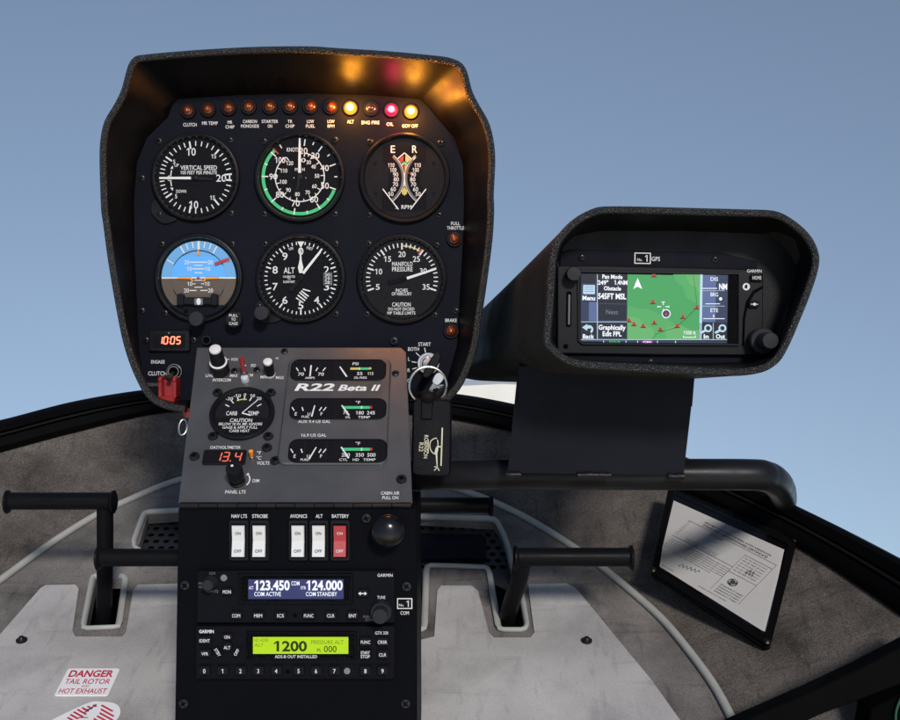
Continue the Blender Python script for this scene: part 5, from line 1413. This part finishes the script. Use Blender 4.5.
ptxt(.5, .09, 2.2, 'DEPARTMENT OF TRANSPORTATION FEDERAL AVIATION ADMINISTRATION', .62); ptxt(.5, .14, 3.0, 'STANDARD AIRWORTHINESS CERTIFICATE', .6); ptxt(.35, .22, 2.2, 'REGISTRATION', .12, 'inkl')
pln(.04, .18, .93, .18); pln(.93, .18, .93, .93); pln(.66, .26, .66, .93); pln(.66, .26, .93, .26); pln(.04, .50, .66, .50); pln(.66, .58, .93, .58)
for k in range(6):
    ptxt(.36, .55 + k * .035, 1.5, 'of the aircraft unless suspended revoked or a termination date is otherwise', .56 - (.2 if k == 5 else 0) , 'inkl')
for k in range(3): ptxt(.32, .44 + k * .025, 1.3, 'certificate issued pursuant to the act of', .3, 'inkl')
for k in range(6): ptxt(.79, .30 + k * .045, 1.6, 'for the date of issue', .2, 'ink' if k % 2 else 'inkl')
for k in range(4): ptxt(.80, .80 + k * .04, 1.8, 'US Department of Transport', .2, 'ink')
for k in range(7): ptxt(.06, .20 + k * .04, 1.6, 'no', .03, 'inkl')
ptxt(.25, .96, 1.6, 'form number', .12, 'inkl'); ptxt(.7, .97, 1.6, 'all other editions are obsolete', .25, 'inkl')
q = pt_(.76, .70); poly(b, pp_, circ(q[0], q[1], 5.0, 28), .0003, 'ink')
for a in (20, 140, 260):
    e = pol(2.3, a); arc(b, pp_, 1.0, 1.9, a - 90, a + 100, .0005, 'paper', x=q[0] + e[0], y=q[1] + e[1], st=16)
sig = [pt_(.3 + .012 * k, .84 + .03 * sin(k * 2.1) - .01 * k * .3) for k in range(16)]
pathline(b, pp_, sig, .5, .0002, 'ink')
sig = [pt_(.78 + .008 * k, .46 + .05 * sin(k * 1.7)) for k in range(9)]; pathline(b, pp_, sig, .7, .0004, 'ink')
b.build('print', t)
b = MB()

# ================================================================== light, sky, camera
for q, kind in LIT:
    l = bpy.data.lights.new('warning_glow', 'POINT'); l.energy = .22 if kind == 'amber' else .06; l.shadow_soft_size = .006
    l.color = (1.0, .36, .03) if kind == 'amber' else (1.0, .03, .12)
    o = bpy.data.objects.new('warning_glow', l); o.location = q + Vector((0, -.008, -.001)); COL.objects.link(o)
TO_SUN = Vector((.20, -.85, .42)).normalized()
l = bpy.data.lights.new('sun', 'SUN'); l.energy = 2.9; l.angle = rad(8.0); l.color = (1, .955, .90)
o = bpy.data.objects.new('sun', l); o.rotation_euler = TO_SUN.to_track_quat('Z', 'Y').to_euler(); o.location = (0, -2, 3); COL.objects.link(o)
W = bpy.data.worlds.new('World'); S.world = W; W.use_nodes = True; nt = W.node_tree
bg = nt.nodes['Background']; sky = nd(nt, 'ShaderNodeTexSky', sky_type='NISHITA'); sky.sun_disc = False
sky.sun_elevation = math.asin(TO_SUN.z); sky.sun_rotation = math.atan2(TO_SUN.x, TO_SUN.y)
sky.air_density = 1.0; sky.dust_density = .25; sky.ozone_density = 1.5
tc = nd(nt, 'ShaderNodeTexCoord'); mp = nd(nt, 'ShaderNodeMapping'); mp.inputs['Scale'].default_value = (1, 1, .62); mp.inputs['Location'].default_value = (0, 0, .30)   # the craft sits nose up: its horizon lies low
hs = nd(nt, 'ShaderNodeHueSaturation'); hs.inputs['Saturation'].default_value = .84
nt.links.new(tc.outputs['Generated'], mp.inputs[0]); nt.links.new(mp.outputs[0], sky.inputs['Vector']); nt.links.new(sky.outputs[0], hs.inputs['Color']); 
gr = nd(nt, 'ShaderNodeVectorMath', operation='MULTIPLY'); gr.inputs[1].default_value = (1.0, 1.0, 1.0)
nt.links.new(hs.outputs[0], gr.inputs[0]); nt.links.new(gr.outputs[0], bg.inputs[0])
bg.inputs[1].default_value = .110
cam = bpy.data.cameras.new('camera'); cam.sensor_width = 36; cam.lens = 45; cam.clip_start = .05; cam.clip_end = 200
o = bpy.data.objects.new('camera', cam); o.location = EYE; o.rotation_euler = (PI / 2, 0, 0); COL.objects.link(o); S.camera = o
S.cycles.use_denoising = True; S.cycles.caustics_reflective = False; S.cycles.caustics_refractive = False; S.cycles.sample_clamp_indirect = 3
S.view_settings.view_transform = 'Standard'; S.view_settings.look = 'None'; S.view_settings.exposure = 0; S.view_settings.gamma = 1
